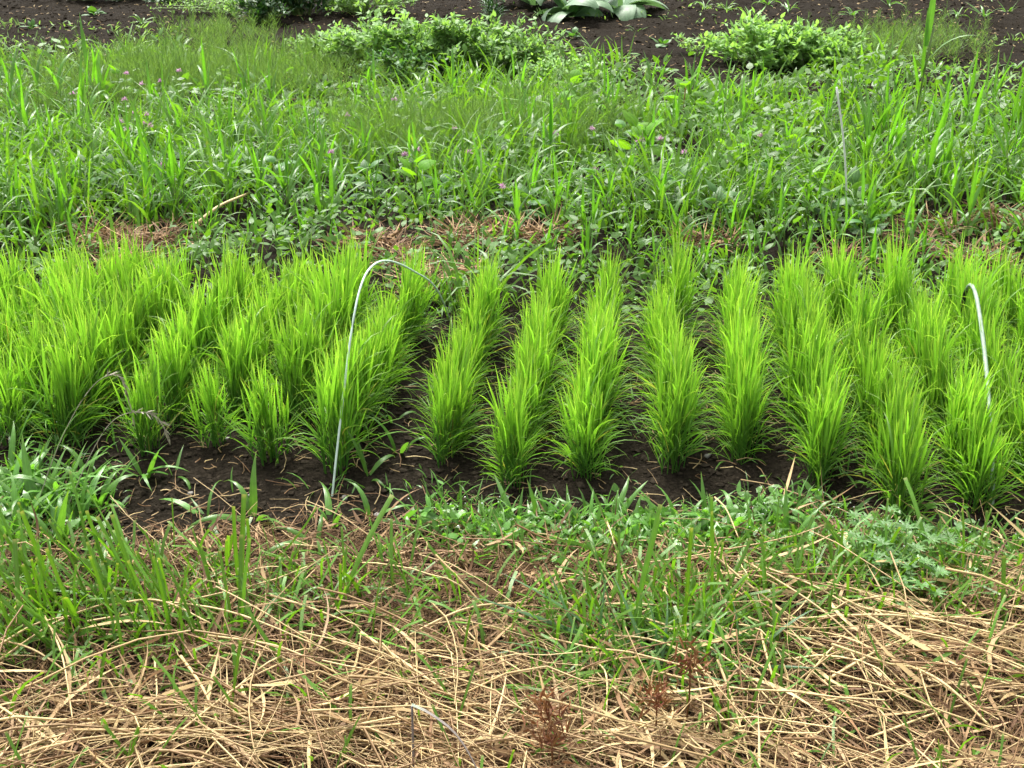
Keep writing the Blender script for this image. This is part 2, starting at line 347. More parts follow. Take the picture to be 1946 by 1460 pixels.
def at_ground(x, y, up=0.0): return np.stack([x, y, gz(x, y) + up], -1)
def in_view(x, y, m=120):
    px, py = proj(x, y, gz(x, y)); return (px > -m) & (px < 1946 + m) & (py > -60) & (py < 1460 + 220)

# crumbs of soil lying on the beds
n = 16000; x = U(-1.9, 1.9, n); y = 2.35 + 1.85 * rng.random(n) ** 1.6
x2 = U(-7, 7, 15000); y2 = U(6.5, 14.5, 15000)
C = at_ground(np.r_[x, x2], np.r_[y, y2]); R = np.r_[.0025 + .0115 * rng.random(n) ** 3, .006 + .018 * rng.random(15000) ** 2]
V, Fq, A = lumps(C, R)
tag(obj('soil_crumbs', mk_mesh('soil_crumbs', V, Fq, A, False), M['clod']), kind='stuff')

# ------------------------------------------------------------------ rice bed
VPX, VPY = 1272.0, -295.0
RD = np.array([0.1236, 1.0]); RD /= np.linalg.norm(RD)
RZ = -math.atan2(RD[0], RD[1])
def rice_mesh(seed, m=56, ln=.22, H=.395):
    global rng
    keep = rng; rng = np.random.default_rng(seed)
    P = []
    # each seedling is a thin culm that carries leaves at rising heights; the top leaf stands nearly upright
    sx = rng.normal(0, .0155, m); sy = U(-ln / 2, ln / 2, m); lx = rng.normal(0, .045, m) + sx * 1.4; ly = rng.normal(0, .07, m)
    h = H * U(.78, 1.14, m) * (1 - .10 * np.abs(sx) / .02); rn = rng.random(m)
    dirn = np.stack([lx, ly, np.ones(m)], -1); dirn /= np.linalg.norm(dirn, axis=1, keepdims=True)
    base = np.stack([sx, sy, np.full(m, -.012)], -1); top = base + dirn * (h * .46)[:, None]
    V, Q, A = tubes(np.stack([base, (base + top) / 2 + rng.normal(0, .003, (m, 3)), top], 1), np.full(m, .0019), 3, rn); A[:, 0] *= .35
    P.append((V, Q, A))
    for lev, (f0, f1, l0, l1, t0, t1, b0, b1, w0, w1) in enumerate([(.04, .18, .26, .50, .30, .95, .5, 1.9, .0034, .0058), (.05, .26, .26, .50, .40, 1.0, .6, 2.0, .0032, .0056), (.14, .28, .28, .46, .22, .62, .3, 1.5, .0045, .0075),
                                                          (.24, .36, .36, .58, .06, .26, .1, .8, .006, .0098), (.34, .44, .40, .62, .02, .15, .0, .50, .007, .0112), (.40, .46, .36, .60, .0, .14, .0, .35, .0065, .011)]):
        n2 = m
        f = U(f0, f1, n2); q = base + dirn * (h * f)[:, None]
        az = np.arctan2(dirn[:, 1], dirn[:, 0]) * .0 + U(0, 2 * PI, n2)
        if lev < 3: az = np.where(rng.random(n2) < .6, np.where(sx + rng.normal(0, .012, n2) > 0, 0, PI) + rng.normal(0, .6, n2), az)
        th = U(t0, t1, n2); vx = dirn[:, 0] + np.sin(th) * np.cos(az); vy = dirn[:, 1] + np.sin(th) * np.sin(az)
        flick = (rng.random(n2) < .16) * U(.5, 1.5, n2)
        v = blades(q, np.arctan2(vy, vx), h * U(l0, l1, n2), np.hypot(vx, vy), U(b0, b1, n2) * rng.random(n2) ** .7 + flick, U(w0, w1, n2) * (1.0 if lev < 2 else .76), 6, prof_rice, 0, rng.normal(0, .8, n2), 1.7, rng.normal(0, .35, n2), np.where(rng.random(n2) < (.03 if lev < 3 else .002), 1.0, np.clip(rn * .5 + .45 * rng.random(n2), 0, .94)))
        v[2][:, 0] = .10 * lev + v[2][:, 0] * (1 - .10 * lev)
        P.append(v)
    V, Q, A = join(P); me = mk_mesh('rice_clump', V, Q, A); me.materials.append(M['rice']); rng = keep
    return me
RICE = [rice_mesh(100 + k) for k in range(10)]
RICE_S = [rice_mesh(200 + k, 27, .10, .34) for k in range(3)]
ORD = ['first', 'second', 'third', 'fourth', 'fifth', 'sixth', 'seventh', 'eighth', 'ninth', 'tenth', 'eleventh', 'twelfth', 'thirteenth', 'fourteenth', 'fifteenth',
       'sixteenth', 'seventeenth', 'eighteenth', 'nineteenth', 'twentieth'] + ['%dth' % k for k in range(21, 120)]
for k in (21, 31, 41, 51, 61, 71, 81, 91): ORD[k - 1] = '%dst' % k
for k in (22, 32, 42, 52, 62, 72, 82, 92): ORD[k - 1] = '%dnd' % k
for k in (23, 33, 43, 53, 63, 73, 83, 93): ORD[k - 1] = '%drd' % k
ROWS_R = [(835, 893), (975, 935), (1110, 920), (1270, 905), (1417, 888), (1560, 945), (1715, 998), (1850, 985), (1990, 985), (2130, 985)]
ROWS_L = [(515, 885), (396, 868), (270, 872), (120, 852), (10, 860), (-125, 850), (-260, 850), (-400, 850)]
rows = [((640, 905), 'row at the foot of the slim pale hoop', 0)]
for i, p in enumerate(ROWS_R): rows.append((p, '%s row right of the slim pale hoop' % ORD[i], 1))
for i, p in enumerate(ROWS_L): rows.append((p, '%s row left of the slim pale hoop' % ORD[i], -1))
for (p, where, side) in rows:
    g = G(*p)[:2] + RD * .10
    end = 3.80 + (.10 if side < 0 else 0.02)
    step = .215; cnt = max(3, int(round((end - g[1]) / step)) + 1); vis = 0
    small_front = p in [(515, 885), (396, 868), (270, 872)]
    for k in range(cnt):
        q = g + RD * (k * step + U(-.02, .02)) + np.array([-RD[1], RD[0]]) * U(-.012, .012)
        if k == cnt - 1: q = g + RD * ((end - g[1]))
        px, py = proj(q[0], q[1], .2)
        if px < -90 or px > 2040: continue
        sm = small_front and k == 0
        if sm: q = q - RD * .03
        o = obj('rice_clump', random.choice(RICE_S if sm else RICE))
        if small_front and k == 1: o_s = .98
        else: o_s = U(.80, 1.08) * (1.05 if side < 0 or p[0] > 1500 else 1.0)
        if p == (835, 893): o_s *= .88
        o.location = (q[0], q[1], float(gz(q[0], q[1])))
        o.rotation_euler = (rng.normal(0, .05), rng.normal(0, .06), RZ + (PI if random.random() < .5 else 0) + rng.normal(0, .06))
        o.scale = (o_s * (U(1.12, 1.28) if side < 0 and not sm else U(.94, 1.12)), o_s, o_s * U(.94, 1.06))
        pos = {0: 'at the front end', cnt - 1: 'at the back end'}.get(k, '%s from the front' % ORD[k])
        tag(o, '%s rice clump %s, %s' % ('short' if sm else 'bright', pos, where), 'rice', 'rice clumps in rows')

# ------------------------------------------------------------------ hoops and stakes
def hoop(name, foot, far, pix, r, mat, label, dark=None):
    A_, B_ = G(*foot), G(*far)
    dv = (B_ - A_); dv[2] = 0; nrm = np.array([-dv[1], dv[0], 0]); nrm /= np.linalg.norm(nrm)
    pts = [A_ - np.array([0, 0, .05])] + [on_plane(a, b, A_, nrm) for a, b in pix] + [B_ - np.array([0, 0, .05])]
    c = spline(pts, 60); t = thing(name, A_); tag(t, label, 'hoop', 'hoops over the rice bed')
    o3 = A_[None]
    if dark is None:
        V, Q, A = tube1(c - o3, r, 10); obj('rod', mk_mesh('rod', V, Q, A), mat, t)
    else:
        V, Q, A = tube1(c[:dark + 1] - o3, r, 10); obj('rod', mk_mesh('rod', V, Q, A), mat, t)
        V, Q, A = tube1(c[dark:] - o3, r * 1.12, 10); obj('far_leg', mk_mesh('far_leg', V, Q, A), M['black'], t)  # rest of the same hoop, coloured black and slightly thicker
    return c
hoop('tunnel_hoop', (625, 955), (865, 610), [(640, 860), (654, 740), (668, 630), (684, 550), (705, 508), (738, 496), (785, 515), (830, 550)], .0031, M['hoop'],
     'slim pale green hoop arching over the rice in front of the bare soil gap')
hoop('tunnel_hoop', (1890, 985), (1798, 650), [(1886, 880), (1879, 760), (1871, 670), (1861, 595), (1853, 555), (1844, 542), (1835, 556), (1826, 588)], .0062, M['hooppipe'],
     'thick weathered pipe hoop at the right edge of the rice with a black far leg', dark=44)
b = G(1614, 425); top = on_plane(1590, 166, b, np.array([0, 1.0, 0])); mid = on_plane(1605, 290, b, np.array([0, 1.0, 0]))
V, Q, A = tube1(spline([b - [0, 0, .05], mid, top], 14) - b, .0045, 8)
t = obj('thin_stake', mk_mesh('thin_stake', V, Q, A), M['white']); t.location = b; tag(t, 'thin white stake leaning in the tall weeds at the right', 'stake')

# ------------------------------------------------------------------ leaf library (unit length along +Z, bending towards +X)
def lib(prof, bends, Wd, nseg, fold, mat, seeds=2, th0=0.0, serr=0.0, pw=1.5):
    L = []
    for bnd in bends:
        for k in range(seeds):
            o = np.array([1.0]); V, Q, A = blades(np.zeros((1, 3)), o * 0, o, o * th0, o * (bnd + rng.normal(0, .08)), o * Wd, nseg, prof, fold, np.array([rng.normal(0, .25)]), pw, np.array([rng.normal(0, .35)]), rnd=np.array([rng.random()]))
            me = mk_mesh('leaf', V, Q, A); me.materials.append(mat); L.append((bnd, me))
    return L
CR = lib(prof_grass, (.5, 1.0, 1.6, 2.1), .115, 7, .35, M['crab'])
TA = lib(prof_grass, (.15, .5, .9, 1.5, 2.2), .066, 8, .35, M['tall'])
BL = lib(prof_grass, (.1, .4, .8, 1.4), .042, 7, .35, M['blue'])
CU = lib(prof_cut, (.0, .12, .3, .7), .040, 5, .35, M['cutg'])
OV = lib(prof_petiole, (.5, .9, 1.4), .52, 8, .22, M['broad'])
OVD = lib(prof_petiole, (.4, .9, 1.4), .50, 8, .22, M['broaddark'])
DK = lib(prof_ovate, (.6, 1.2, 1.9), .42, 9, .2, M['dock'])
def add_leaf(parent, lb, az, th, L, wk=1.0, z=0.0, off=0.0, name='blade'):
    o = obj(name, lb[1], None, parent)
    o.matrix_parent_inverse = Matrix.Identity(4)
    o.rotation_mode = 'XYZ'
    o.rotation_euler = (0, th, az); o.scale = (L, L * wk, L)
    o.location = (off * math.cos(az), off * math.sin(az), z)
    return o
def pickb(libr, lo, hi): return random.choice([v for v in libr if lo <= v[0] <= hi] or libr)

PENDING = []        # things whose labels count neighbours: (object, kind, zone text, look text, category, group)
def tuft(loc, libr, n, Lr, thr, bendr, wk=1.0, name='grass_tuft', stems=0):
    t = thing(name, loc, U(0, 6.28))
    if libr is TA:
        Lm = Lr[1]; m = max(2, int(round(n * .42)))
        for c in range(m):
            a = U(0, 6.28); ln_ = U(.03, .28); hh = Lm * U(.30, .52); bx, by = rng.normal(0, .018, 2)
            d_ = np.array([math.sin(ln_) * math.cos(a), math.sin(ln_) * math.sin(a), math.cos(ln_)])
            V, Q, A = tube1([(bx, by, -.02), d_ * hh * .5 + [bx, by, 0], d_ * hh + [bx, by, 0]], [.004, .0034, .002], 4)
            obj('stem', mk_mesh('stem', V, Q, A), M['stem'], t); z0 = U(0, 6.28)
            for q in range(4):
                f = (.25, .5, .78, .98)[q] + U(-.08, .02); p = d_ * hh * f + [bx, by, 0]
                o = add_leaf(t, pickb(TA, *((.8, 2.4) if q < 2 else (.4, 1.6) if q == 2 else (.1, .6))), z0 + q * PI + U(-.6, .6), (.6, .45, .3, .1)[q] + U(-.1, .15), Lm * U(.42, .68), wk * U(.8, 1.15) * 1.15)
                o.location = tuple(float(v) for v in p)
        return t
    az0 = U(0, 6.28)
    for k in range(n):
        add_leaf(t, pickb(libr, *bendr), az0 + k * 2.4 + U(-.5, .5), U(*thr), U(*Lr), wk * U(.8, 1.2), U(-.01, .01), U(0, .02))
    return t

# ------------------------------------------------------------------ crabgrass strip in front of the rice
def crab(px, py, n, L, spread=.9, look='light green crabgrass tuft', zone='between rice and straw', wk=1.0, libr=None):
    if zone == 'between rice and straw': py += 14 + 26 * (px > 1580); L *= .85 if px < 1580 else .65
    t = tuft(G(px, py) - [0, 0, .008], libr or CR, n, (L * .75, L * 1.4), (.15, spread), (.3, 2.2), wk, 'crabgrass_tuft')
    PENDING.append((t, 'crab', zone, look, 'grass', 'crabgrass tufts along the front of the rice'))
for px, py, n, L in [(800, 1000, 7, .10), (850, 985, 8, .12), (905, 1000, 9, .13), (960, 1015, 8, .11), (985, 985, 9, .14), (1035, 990, 9, .13), (1085, 975, 10, .13), (1120, 1005, 9, .13), (1160, 980, 10, .15),
                     (1200, 1000, 10, .13), (1245, 1010, 9, .13), (1290, 1000, 11, .14), (1320, 1030, 10, .12), (1345, 985, 10, .14), (1390, 1005, 11, .15), (1430, 1030, 10, .13), (1450, 990, 11, .15),
                     (1495, 1020, 11, .14), (1530, 1050, 9, .12), (1560, 1015, 9, .12), (1600, 1060, 8, .11), (1650, 1040, 8, .11), (1770, 1060, 8, .12), (1830, 1045, 9, .13), (1880, 1035, 9, .14), (1935, 1050, 10, .15), (1900, 1090, 8, .12), (1800, 1095, 8, .11),
                     (1350, 1065, 7, .11), (1250, 1050, 7, .10), (1060, 1035, 7, .10), (880, 1030, 7, .09)]:
    crab(px, py, n, L)
for px, py, n, L in [(15, 960, 12, .17), (60, 925, 10, .14), (70, 985, 12, .17), (120, 955, 11, .16), (150, 1000, 11, .17), (30, 1020, 12, .17), (110, 1040, 10, .16), (185, 965, 8, .14), (15, 905, 9, .13), (170, 915, 8, .13)]:
    crab(px, py, n, L, .8, 'bright leafy crabgrass tuft', 'in the thick patch at the left edge')
for px, py, n, L, lk in [(395, 985, 6, .12, 'straggling'), (480, 985, 5, .15, 'long bladed'), (625, 995, 6, .12, 'low'), (700, 905, 4, .12, 'upright forked'), (705, 985, 5, .11, 'broad leaved'), (275, 905, 6, .14, 'wide spreading'), (600, 1040, 5, .12, 'curled'),
                         (760, 860, 4, .12, 'small'), (745, 800, 4, .1, 'tiny'), (330, 900, 4, .12, 'thin')]:
    crab(px, py, n, L, 1.1, lk + ' pale crabgrass seedling', 'on the bare soil by the left hoop', 1.0)

# ------------------------------------------------------------------ straw in the foreground
def straws(x, y, z, az, L, r, K=5, curl=.25, tilt=.05):
    n = len(x); s = np.linspace(-.5, .5, K)
    cv = rng.normal(0, curl, n); a = az[:, None] + cv[:, None] * s[None] * 2
    kink = rng.random(n) < .18; ki = rng.integers(1, K - 1, n)
    a = a + (kink[:, None] & (np.arange(K)[None] >= ki[:, None])) * rng.normal(0, .5, n)[:, None]
    stp = np.stack([np.cos(a), np.sin(a)], -1) * (L / (K - 1))[:, None, None]
    xy = np.cumsum(stp, 1); xy -= xy.mean(1, keepdims=True)
    xy += np.stack([x, y], -1)[:, None]
    tl = rng.normal(0, tilt, n); zz = gz(xy[..., 0], xy[..., 1]) + z[:, None] + np.clip(tl[:, None] * s[None] * L[:, None] * 4, -.02, .12)
    arch = np.abs(rng.normal(0, .10, n)) * L
    zz = zz + arch[:, None] * (1 - (2 * s[None]) ** 2) * .5
    P = np.concatenate([xy, zz[..., None]], -1)
    return tubes(P, np.clip(r[:, None] * np.linspace(1.1, .7, K)[None], .0004, 1), 3)
def straw_density(x, y):
    px, py = proj(x, y, gz(x, y))
    edge = 1025 + 40 * np.sin(px / 140.0) + 55 * (vnoise(px / 90, px * 0, 5) - .5) - 30 * smooth(300, 0, np.abs(px - 350)) - 60 * np.exp(-((px - 1060) / 90) ** 2)
    d = smooth(edge - 25, edge + 60, py)
    green = np.maximum(np.exp(-((px - 1240) / 210) ** 2 - ((py - 1235) / 95) ** 2), np.exp(-((px - 1690) / 230) ** 2 - ((py - 1110) / 70) ** 2) * .8)
    green = np.maximum(green, np.exp(-((px - 150) / 240) ** 2 - ((py - 1190) / 85) ** 2) * .85)
    return d * (1 - .85 * green), px, py
def scatter(n, x0, x1, y0, y1, dens):
    X_, Y_ = [], []; c = 0
    for _ in range(200):
        x, y = U(x0, x1, n), U(y0, y1, n); k = rng.random(n) < dens(x, y)
        X_.append(x[k]); Y_.append(y[k]); c += k.sum()
        if c >= n: break
    return np.concatenate(X_)[:n], np.concatenate(Y_)[:n]
sd = lambda x, y: straw_density(x, y)[0]
# brown broken thatch at the bottom of the layer
P = []
x, y = scatter(15000, -1.45, 1.45, 1.45, 2.75, sd); n = len(x)
P.append(straws(x, y, U(.0, .03, n) * rng.random(n) ** .5, (fbm(x * 4, y * 4, 41, 2) - .45) * 4 + rng.normal(0, .7, n), U(.03, .17, n), .0005 + .0011 * rng.random(n) ** 1.5, 5, .8, .08))
# short chaff
x, y = scatter(7000, -1.45, 1.45, 1.45, 2.75, sd); n = len(x)
P.append(straws(x, y, U(.004, .04, n), U(0, PI, n), U(.008, .035, n), .0005 + .0014 * rng.random(n), 3, .8, .3))
x, y = scatter(1500, -1.45, 1.45, 1.45, 2.75, sd); n = len(x)      # standing broken stubble
V, Q, A = blades(at_ground(x, y), U(0, 6.28, n), U(.03, .09, n), U(.1, 1.2, n), rng.normal(0, .5, n), U(.0015, .004, n), 5, prof_cut, 0, None, 1.2, rng.normal(0, .6, n))
_q = V.reshape(n, 6, 2, 3); P.append((V, Q, A))
# curled brown dead leaves
x, y = scatter(4200, -1.45, 1.45, 1.45, 2.75, lambda a, b: sd(a, b) * (.15 + smooth(.3, .65, fbm(a * 3, b * 3, 44)))); n = len(x)
P.append(blades(at_ground(x, y, U(.005, .03, n)), U(0, 6.28, n), U(.05, .16, n), U(1.0, 1.6, n), rng.normal(0, .6, n), U(.003, .009, n), 5, prof_lance, 0, U(-1, 1, n), 1.2, rng.normal(0, 1.2, n)))
V, Q, A = join(P)
tag(obj('brown_thatch', mk_mesh('brown_thatch', V, Q, A), M['thatch']), 'layer of broken brown dead grass on the soil in the foreground', 'dead grass', kind='stuff')
# pale straw on top; more and longer at the bottom and right
def sd_top(x, y):
    d, px, py = straw_density(x, y)
    return d * (.07 + .93 * smooth(1130, 1340, py + .15 * (px - 973))) * (.12 + 1.2 * smooth(.34, .62, fbm(x * 4, y * 4, 57, 3)))
x, y = scatter(1600, -1.45, 1.45, 1.40, 2.75, sd_top); n = len(x)
az = np.where(rng.random(n) < .72, (fbm(x * 2.2, y * 2.2, 51, 2) - .45) * 3.2 - .1 + rng.normal(0, .45, n), U(-1.6, 1.6, n))
L = U(.09, .26, n) + (rng.random(n) < .45) * U(.08, .42, n)
P = [straws(x, y, U(.02, .065, n), az, L, .0007 + .0023 * rng.random(n) ** 2.0, 7, .35, .07)]
# flat pale dry leaf ribbons
x, y = scatter(700, -1.45, 1.45, 1.40, 2.75, sd_top); n = len(x)
P.append(blades(at_ground(x, y, U(.02, .06, n)), U(0, 6.28, n), U(.08, .26, n), U(1.2, 1.6, n), rng.normal(.1, .3, n), U(.005, .010, n), 6, prof_lance, 0, U(-1, 1, n), 1.2, rng.normal(0, .8, n)))
V, Q, A = join(P)
tag(obj('straw', mk_mesh('straw', V, Q, A), M['straw']), 'loose pale straw strewn over the foreground', 'straw', kind='stuff')
# long single stalks that lie clear on top
def stalk(p0, p1, z0, z1, r, bow=.03):
    a, b = G(*p0), G(*p1); a[2] += z0; b[2] += z1; m = (a + b) / 2 + np.array([U(-.015, .015), U(-.015, .015), bow])
    c = spline([a, m, b], 12); o3 = c[0].copy()
    V, Q, A = tube1(c - o3, np.linspace(r, r * .6, 12), 6); A[:, 1] = U(.6, 1.0)
    o = obj('straw_stalk', mk_mesh('straw_stalk', V, Q, A), M['straw']); o.location = o3
    return o
STALKS = [((0, 1245), (160, 1330)), ((0, 1280), (245, 1160)), ((95, 1220), (150, 1430)), ((0, 1265), (150, 1210)), ((0, 1385), (110, 1460)), ((20, 1420), (520, 1405)), ((150, 1440), (640, 1440)),
          ((330, 1460), (640, 1255)), ((290, 1185), (650, 1290)), ((400, 1250), (660, 1330)), ((350, 1290), (440, 1460)), ((300, 1290), (280, 1455)), ((210, 1190), (410, 1235)), ((520, 1180), (690, 1240)),
          ((690, 1250), (960, 1420)), ((760, 1240), (1000, 1190)), ((1060, 1330), (1260, 1280)), ((1090, 1460), (1340, 1390)), ((1130, 1290), (1150, 1420)), ((1100, 1230), (1330, 1300)),
          ((1410, 1110), (1760, 1370)), ((1440, 1120), (1660, 1230)), ((1480, 1200), (1946, 1270)), ((1490, 1290), (1660, 1260)), ((1560, 1330), (1740, 1240)), ((1650, 1250), (1946, 1390)), ((1700, 1215), (1946, 1230)),
          ((1300, 1360), (1480, 1290)), ((1360, 1300), (1420, 1460)), ((1420, 1345), (1720, 1400)), ((1640, 1440), (1946, 1340)), ((1480, 1390), (1600, 1250)), ((1700, 1290), (1900, 1440)), ((1290, 1440), (1560, 1395)),
          ((1355, 985), (1400, 1060)), ((1150, 1025), (1175, 1110)), ((365, 1055), (440, 1180)), ((1440, 1240), (1490, 1400)), ((1600, 1160), (1946, 1330))]
for k, (a, b_) in enumerate(STALKS):
    o = stalk(a, b_, U(.03, .07), U(.03, .07), U(.0022, .0036), U(.0, .04))
    PENDING.append((o, 'stalk', 'lying on the foreground straw', 'long pale stalk', 'straw', 'long straw stalks in the foreground'))

# ------------------------------------------------------------------ clumps of dead grass behind the rice
DEAD = [(230, 470, .20), (300, 465, .18), (185, 455, .14), (700, 470, .22), (745, 500, .18), (880, 465, .18), (930, 455, .20), (1000, 455, .16), (1040, 465, .16), (850, 530, .22), (820, 555, .14), (1340, 470, .15), (1760, 440, .18), (1735, 480, .16), (1900, 425, .18), (1860, 505, .16), (210, 540, .14), (1930, 440, .13), (260, 500, .16), (1600, 500, .12)]
for px, py, rad in DEAD:
    rad = rad * .75; g = G(px, py); k = int(260 * rad / .18)
    a = U(0, 6.28, k); rr = rad * rng.random(k) ** .6 * .8
    base = np.stack([rr * np.cos(a) * 1.25, rr * np.sin(a) * .8, U(.0, .07, k) * (1 - rr / rad)], -1)
    P1 = blades(base, a + rng.normal(0, .9, k), U(.06, .20, k), U(.8, 1.6, k), U(-.3, 1.1, k), U(.004, .009, k), 5, prof_lance, 0, rng.normal(0, .7, k), 1.2, rng.normal(0, 1.3, k))
    o = obj('dead_grass_clump', mk_mesh('dead_grass_clump', *P1), M['thatch']); o.location = g
    PENDING.append((o, 'dead', 'behind the rice', 'matted brown dead grass clump', 'dead grass', 'dead grass clumps behind the rice'))
o = stalk((365, 455), (478, 414), .05, .12, .009, .02); o.name = 'dry_cane'; tag(o, 'stout tan dry stalk lying in the weeds behind the left rice', 'stalk')

# ------------------------------------------------------------------ weed cover behind the bed
def far_edge(px):      # where the weeds give way to bare soil (pixels of the photo)
    return 166 + 16 * np.sin(px / 97.0) + 40 * (vnoise(px / 130.0, px * 0, 8) - .5) - 45 * smooth(560, 300, px) - 42 * np.exp(-((px - 830) / 230) ** 2) - 25 * np.exp(-((px - 1500) / 150) ** 2)
def weed_d(x, y):
    px, py = proj(x, y, gz(x, y)); e = far_edge(px)
    d = smooth(e - 8, e + 16, py)
    back = 572 + 20 * np.sin(px / 60.0) - 20 * smooth(900, 700, np.abs(px))
    d = d * (1 - smooth(back, back + 50, py))
    gaps = np.zeros_like(d)
    for gx, gy, gr in DEAD: gaps = np.maximum(gaps, np.exp(-((px - gx) / (gr * 330)) ** 2 - ((py - gy + 12) / (gr * 160)) ** 2))
    hp = np.maximum(np.exp(-((px - 380) / 175) ** 4 - ((py - 160) / 42) ** 2), np.exp(-((px - 860) / 170) ** 4 - ((py - 272) / 40) ** 2))
    d = d * (1 - .8 * hp)
    return d * (1 - .85 * gaps) * np.clip((5.0 / y) ** 1.5, 0, 1.4) / 1.4
P = []
x, y = scatter(23000, -4.6, 4.6, 3.9, 9.6, weed_d); n = len(x)
patch = fbm(x * 1.6, y * 1.6, 61, 3); hgt = .03 + .26 * smooth(.38, .68, fbm(x * 2.3, y * 2.0, 71, 3))
z = hgt * rng.random(n) ** .55
rn = np.clip(.55 * z / hgt + .45 * rng.random(n) + (patch - .5) * .7, 0, 1) * .0 + np.clip(rng.random(n) * .6 + (patch - .3) * .9, 0, 1)
Lf = U(.024, .065, n) * np.clip(y / 5.5, .9, 1.4)
P.append(blades(at_ground(x, y, z), U(0, 6.28, n), Lf, U(.5, 1.5, n), rng.normal(.3, .3, n), Lf * U(.35, .65, n), 3, prof_ovate, 0, rng.normal(0, .4, n), 1.0, None, rn))
V, Q, A = join(P)
tag(obj('ground_cover', mk_mesh('ground_cover', V, Q, A), M['cover']), 'low leafy weeds covering the ground behind the rice', 'weeds', kind='stuff')
cover_pts = (V, Q, A)
x, y = scatter(19000, -4.6, 4.6, 3.9, 9.8, weed_d); n = len(x)
patch = fbm(x * 1.1 + 9, y * 1.1, 91, 3); k = rng.random(n) < smooth(.30, .60, patch) + .25; x, y, patch = x[k], y[k], patch[k]; n = len(x)
rn = np.clip(rng.random(n) * .7 + (patch - .35) * .8, 0, 1)
V, Q, A = blades(at_ground(x, y, -.005), U(0, 6.28, n), U(.10, .28, n) * (.5 + 1.3 * smooth(.3, .62, patch)), U(.05, .6, n), rng.gamma(2.4, .52, n), U(.008, .019, n) * np.clip(y / 5, 1, 1.5), 5, prof_grass, 0, rng.normal(0, .5, n), 1.5, rng.normal(0, .4, n), rn)
tag(obj('grass', mk_mesh('grass', V, Q, A), M['covergrass']), 'green grass growing through the weeds behind the rice', 'grass', kind='stuff')
grass_pts = (V, Q, A)
# low weeds between and in front of the rice rows, on the straw, and on the far soil
def sprinkle(name, n, box, dens, Lr, wr, thr, br, prof, mat, label, cat, up=(0, .0), nseg=4):
    x, y = scatter(n, *box, dens); n = len(x)
    V, Q, A = blades(at_ground(x, y, U(up[0], up[1], n)), U(0, 6.28, n), U(*Lr, n), U(*thr, n), U(*br, n), U(*wr, n), nseg, prof, 0, rng.normal(0, .5, n), 1.4, rng.normal(0, .4, n))
    tag(obj(name, mk_mesh(name, V, Q, A), mat), label, cat, kind='stuff'); return V, Q, A
def strip_d(x, y):
    px, py = proj(x, y, gz(x, y)); d = np.exp(-((py - (1018 + 20 * np.sin(px / 150) + 62 * smooth(1540, 1680, px))) / 40) ** 2) * smooth(740, 860, px)
    return np.maximum(d, np.exp(-((px - 70) / 110) ** 2 - ((py - 980) / 70) ** 2))
strip_pts = sprinkle('strip_grass', 1500, (-1.6, 1.6, 2.2, 3.0), strip_d, (.04, .13), (.004, .010), (.1, .9), (.2, 1.8), prof_grass, M['crab'], 'short wet grass in the strip in front of the rice', 'grass')
sprinkle('strip_leaves', 1700, (-1.6, 1.6, 2.2, 3.0), lambda x, y: strip_d(x, y) * smooth(.35, .6, fbm(x * 6, y * 6, 17)), (.020, .050), (.009, .021), (.5, 1.4), (0, .8), prof_ovate, M['crab'], 'low leafy weeds in the strip in front of the rice', 'weeds', (.0, .06), 3)
def front_green(x, y):
    px, py = proj(x, y, gz(x, y))
    return np.clip(1.2 * np.exp(-((px - 1240) / 200) ** 2 - ((py - 1240) / 95) ** 2) + np.exp(-((px - 1650) / 250) ** 2 - ((py - 1120) / 70) ** 2) * .8 + np.exp(-((px - 150) / 260) ** 2 - ((py - 1190) / 85) ** 2) * .7 + np.exp(-((px - 600) / 250) ** 2 - ((py - 1130) / 70) ** 2) * .35 + .10, 0, 1) * smooth(1040, 1090, py)
sprinkle('straw_grass', 3100, (-1.5, 1.5, 1.45, 2.7), front_green, (.05, .19), (.003, .009), (.1, 1.2), (.0, 1.2), prof_cut, M['cutg'], 'dark green grass coming up through the straw', 'grass')
def row_d(x, y): return np.full(x.shape, .5) * smooth(.42, .62, fbm(x * 3, y * 3, 23))
sprinkle('bed_seedlings', 1600, (-1.9, 1.9, 2.75, 4.1), row_d, (.03, .10), (.003, .007), (.3, 1.2), (.2, 1.4), prof_grass, M['crab'], 'tiny weed seedlings on the soil between the rice rows', 'seedlings')
def far_d(x, y):
    px, py = proj(x, y, gz(x, y)); return smooth(.48, .66, fbm(x * .9, y * 1.3, 31)) * smooth(16, 9, y) * .7 + np.exp(-((py - far_edge(px) + 12) / 22) ** 2)
sprinkle('soil_weeds', 6500, (-6.5, 6.5, 7.0, 14.5), far_d, (.03, .10), (.008, .020), (.3, 1.3), (.1, 1.0), prof_lance, M['bush'], 'thin low weeds dotted over the far bare soil', 'weeds', (0, .03), 3)
# bits of pale dry litter on the soil
x, y = scatter(2600, -7, 7, 6.5, 14.5, lambda x, y: np.full(x.shape, .6)); x2, y2 = scatter(1900, -1.8, 1.8, 2.45, 4.0, lambda x, y: .25 + smooth(2.75, 2.5, y)); 
n = len(x); V1 = straws(x, y, U(.002, .008, n), U(0, PI, n), U(.01, .055, n), U(.0015, .005, n), 3, .5, .05); n = len(x2)
V2 = straws(x2, y2, U(.003, .010, n), U(0, PI, n), U(.015, .10, n), U(.0006, .0018, n), 4, .5, .05)
V, Q, A = join([V1, V2]); tag(obj('litter', mk_mesh('litter', V, Q, A), M['straw']), 'scattered bits of dry plant litter on the dark soil', 'litter', kind='stuff')

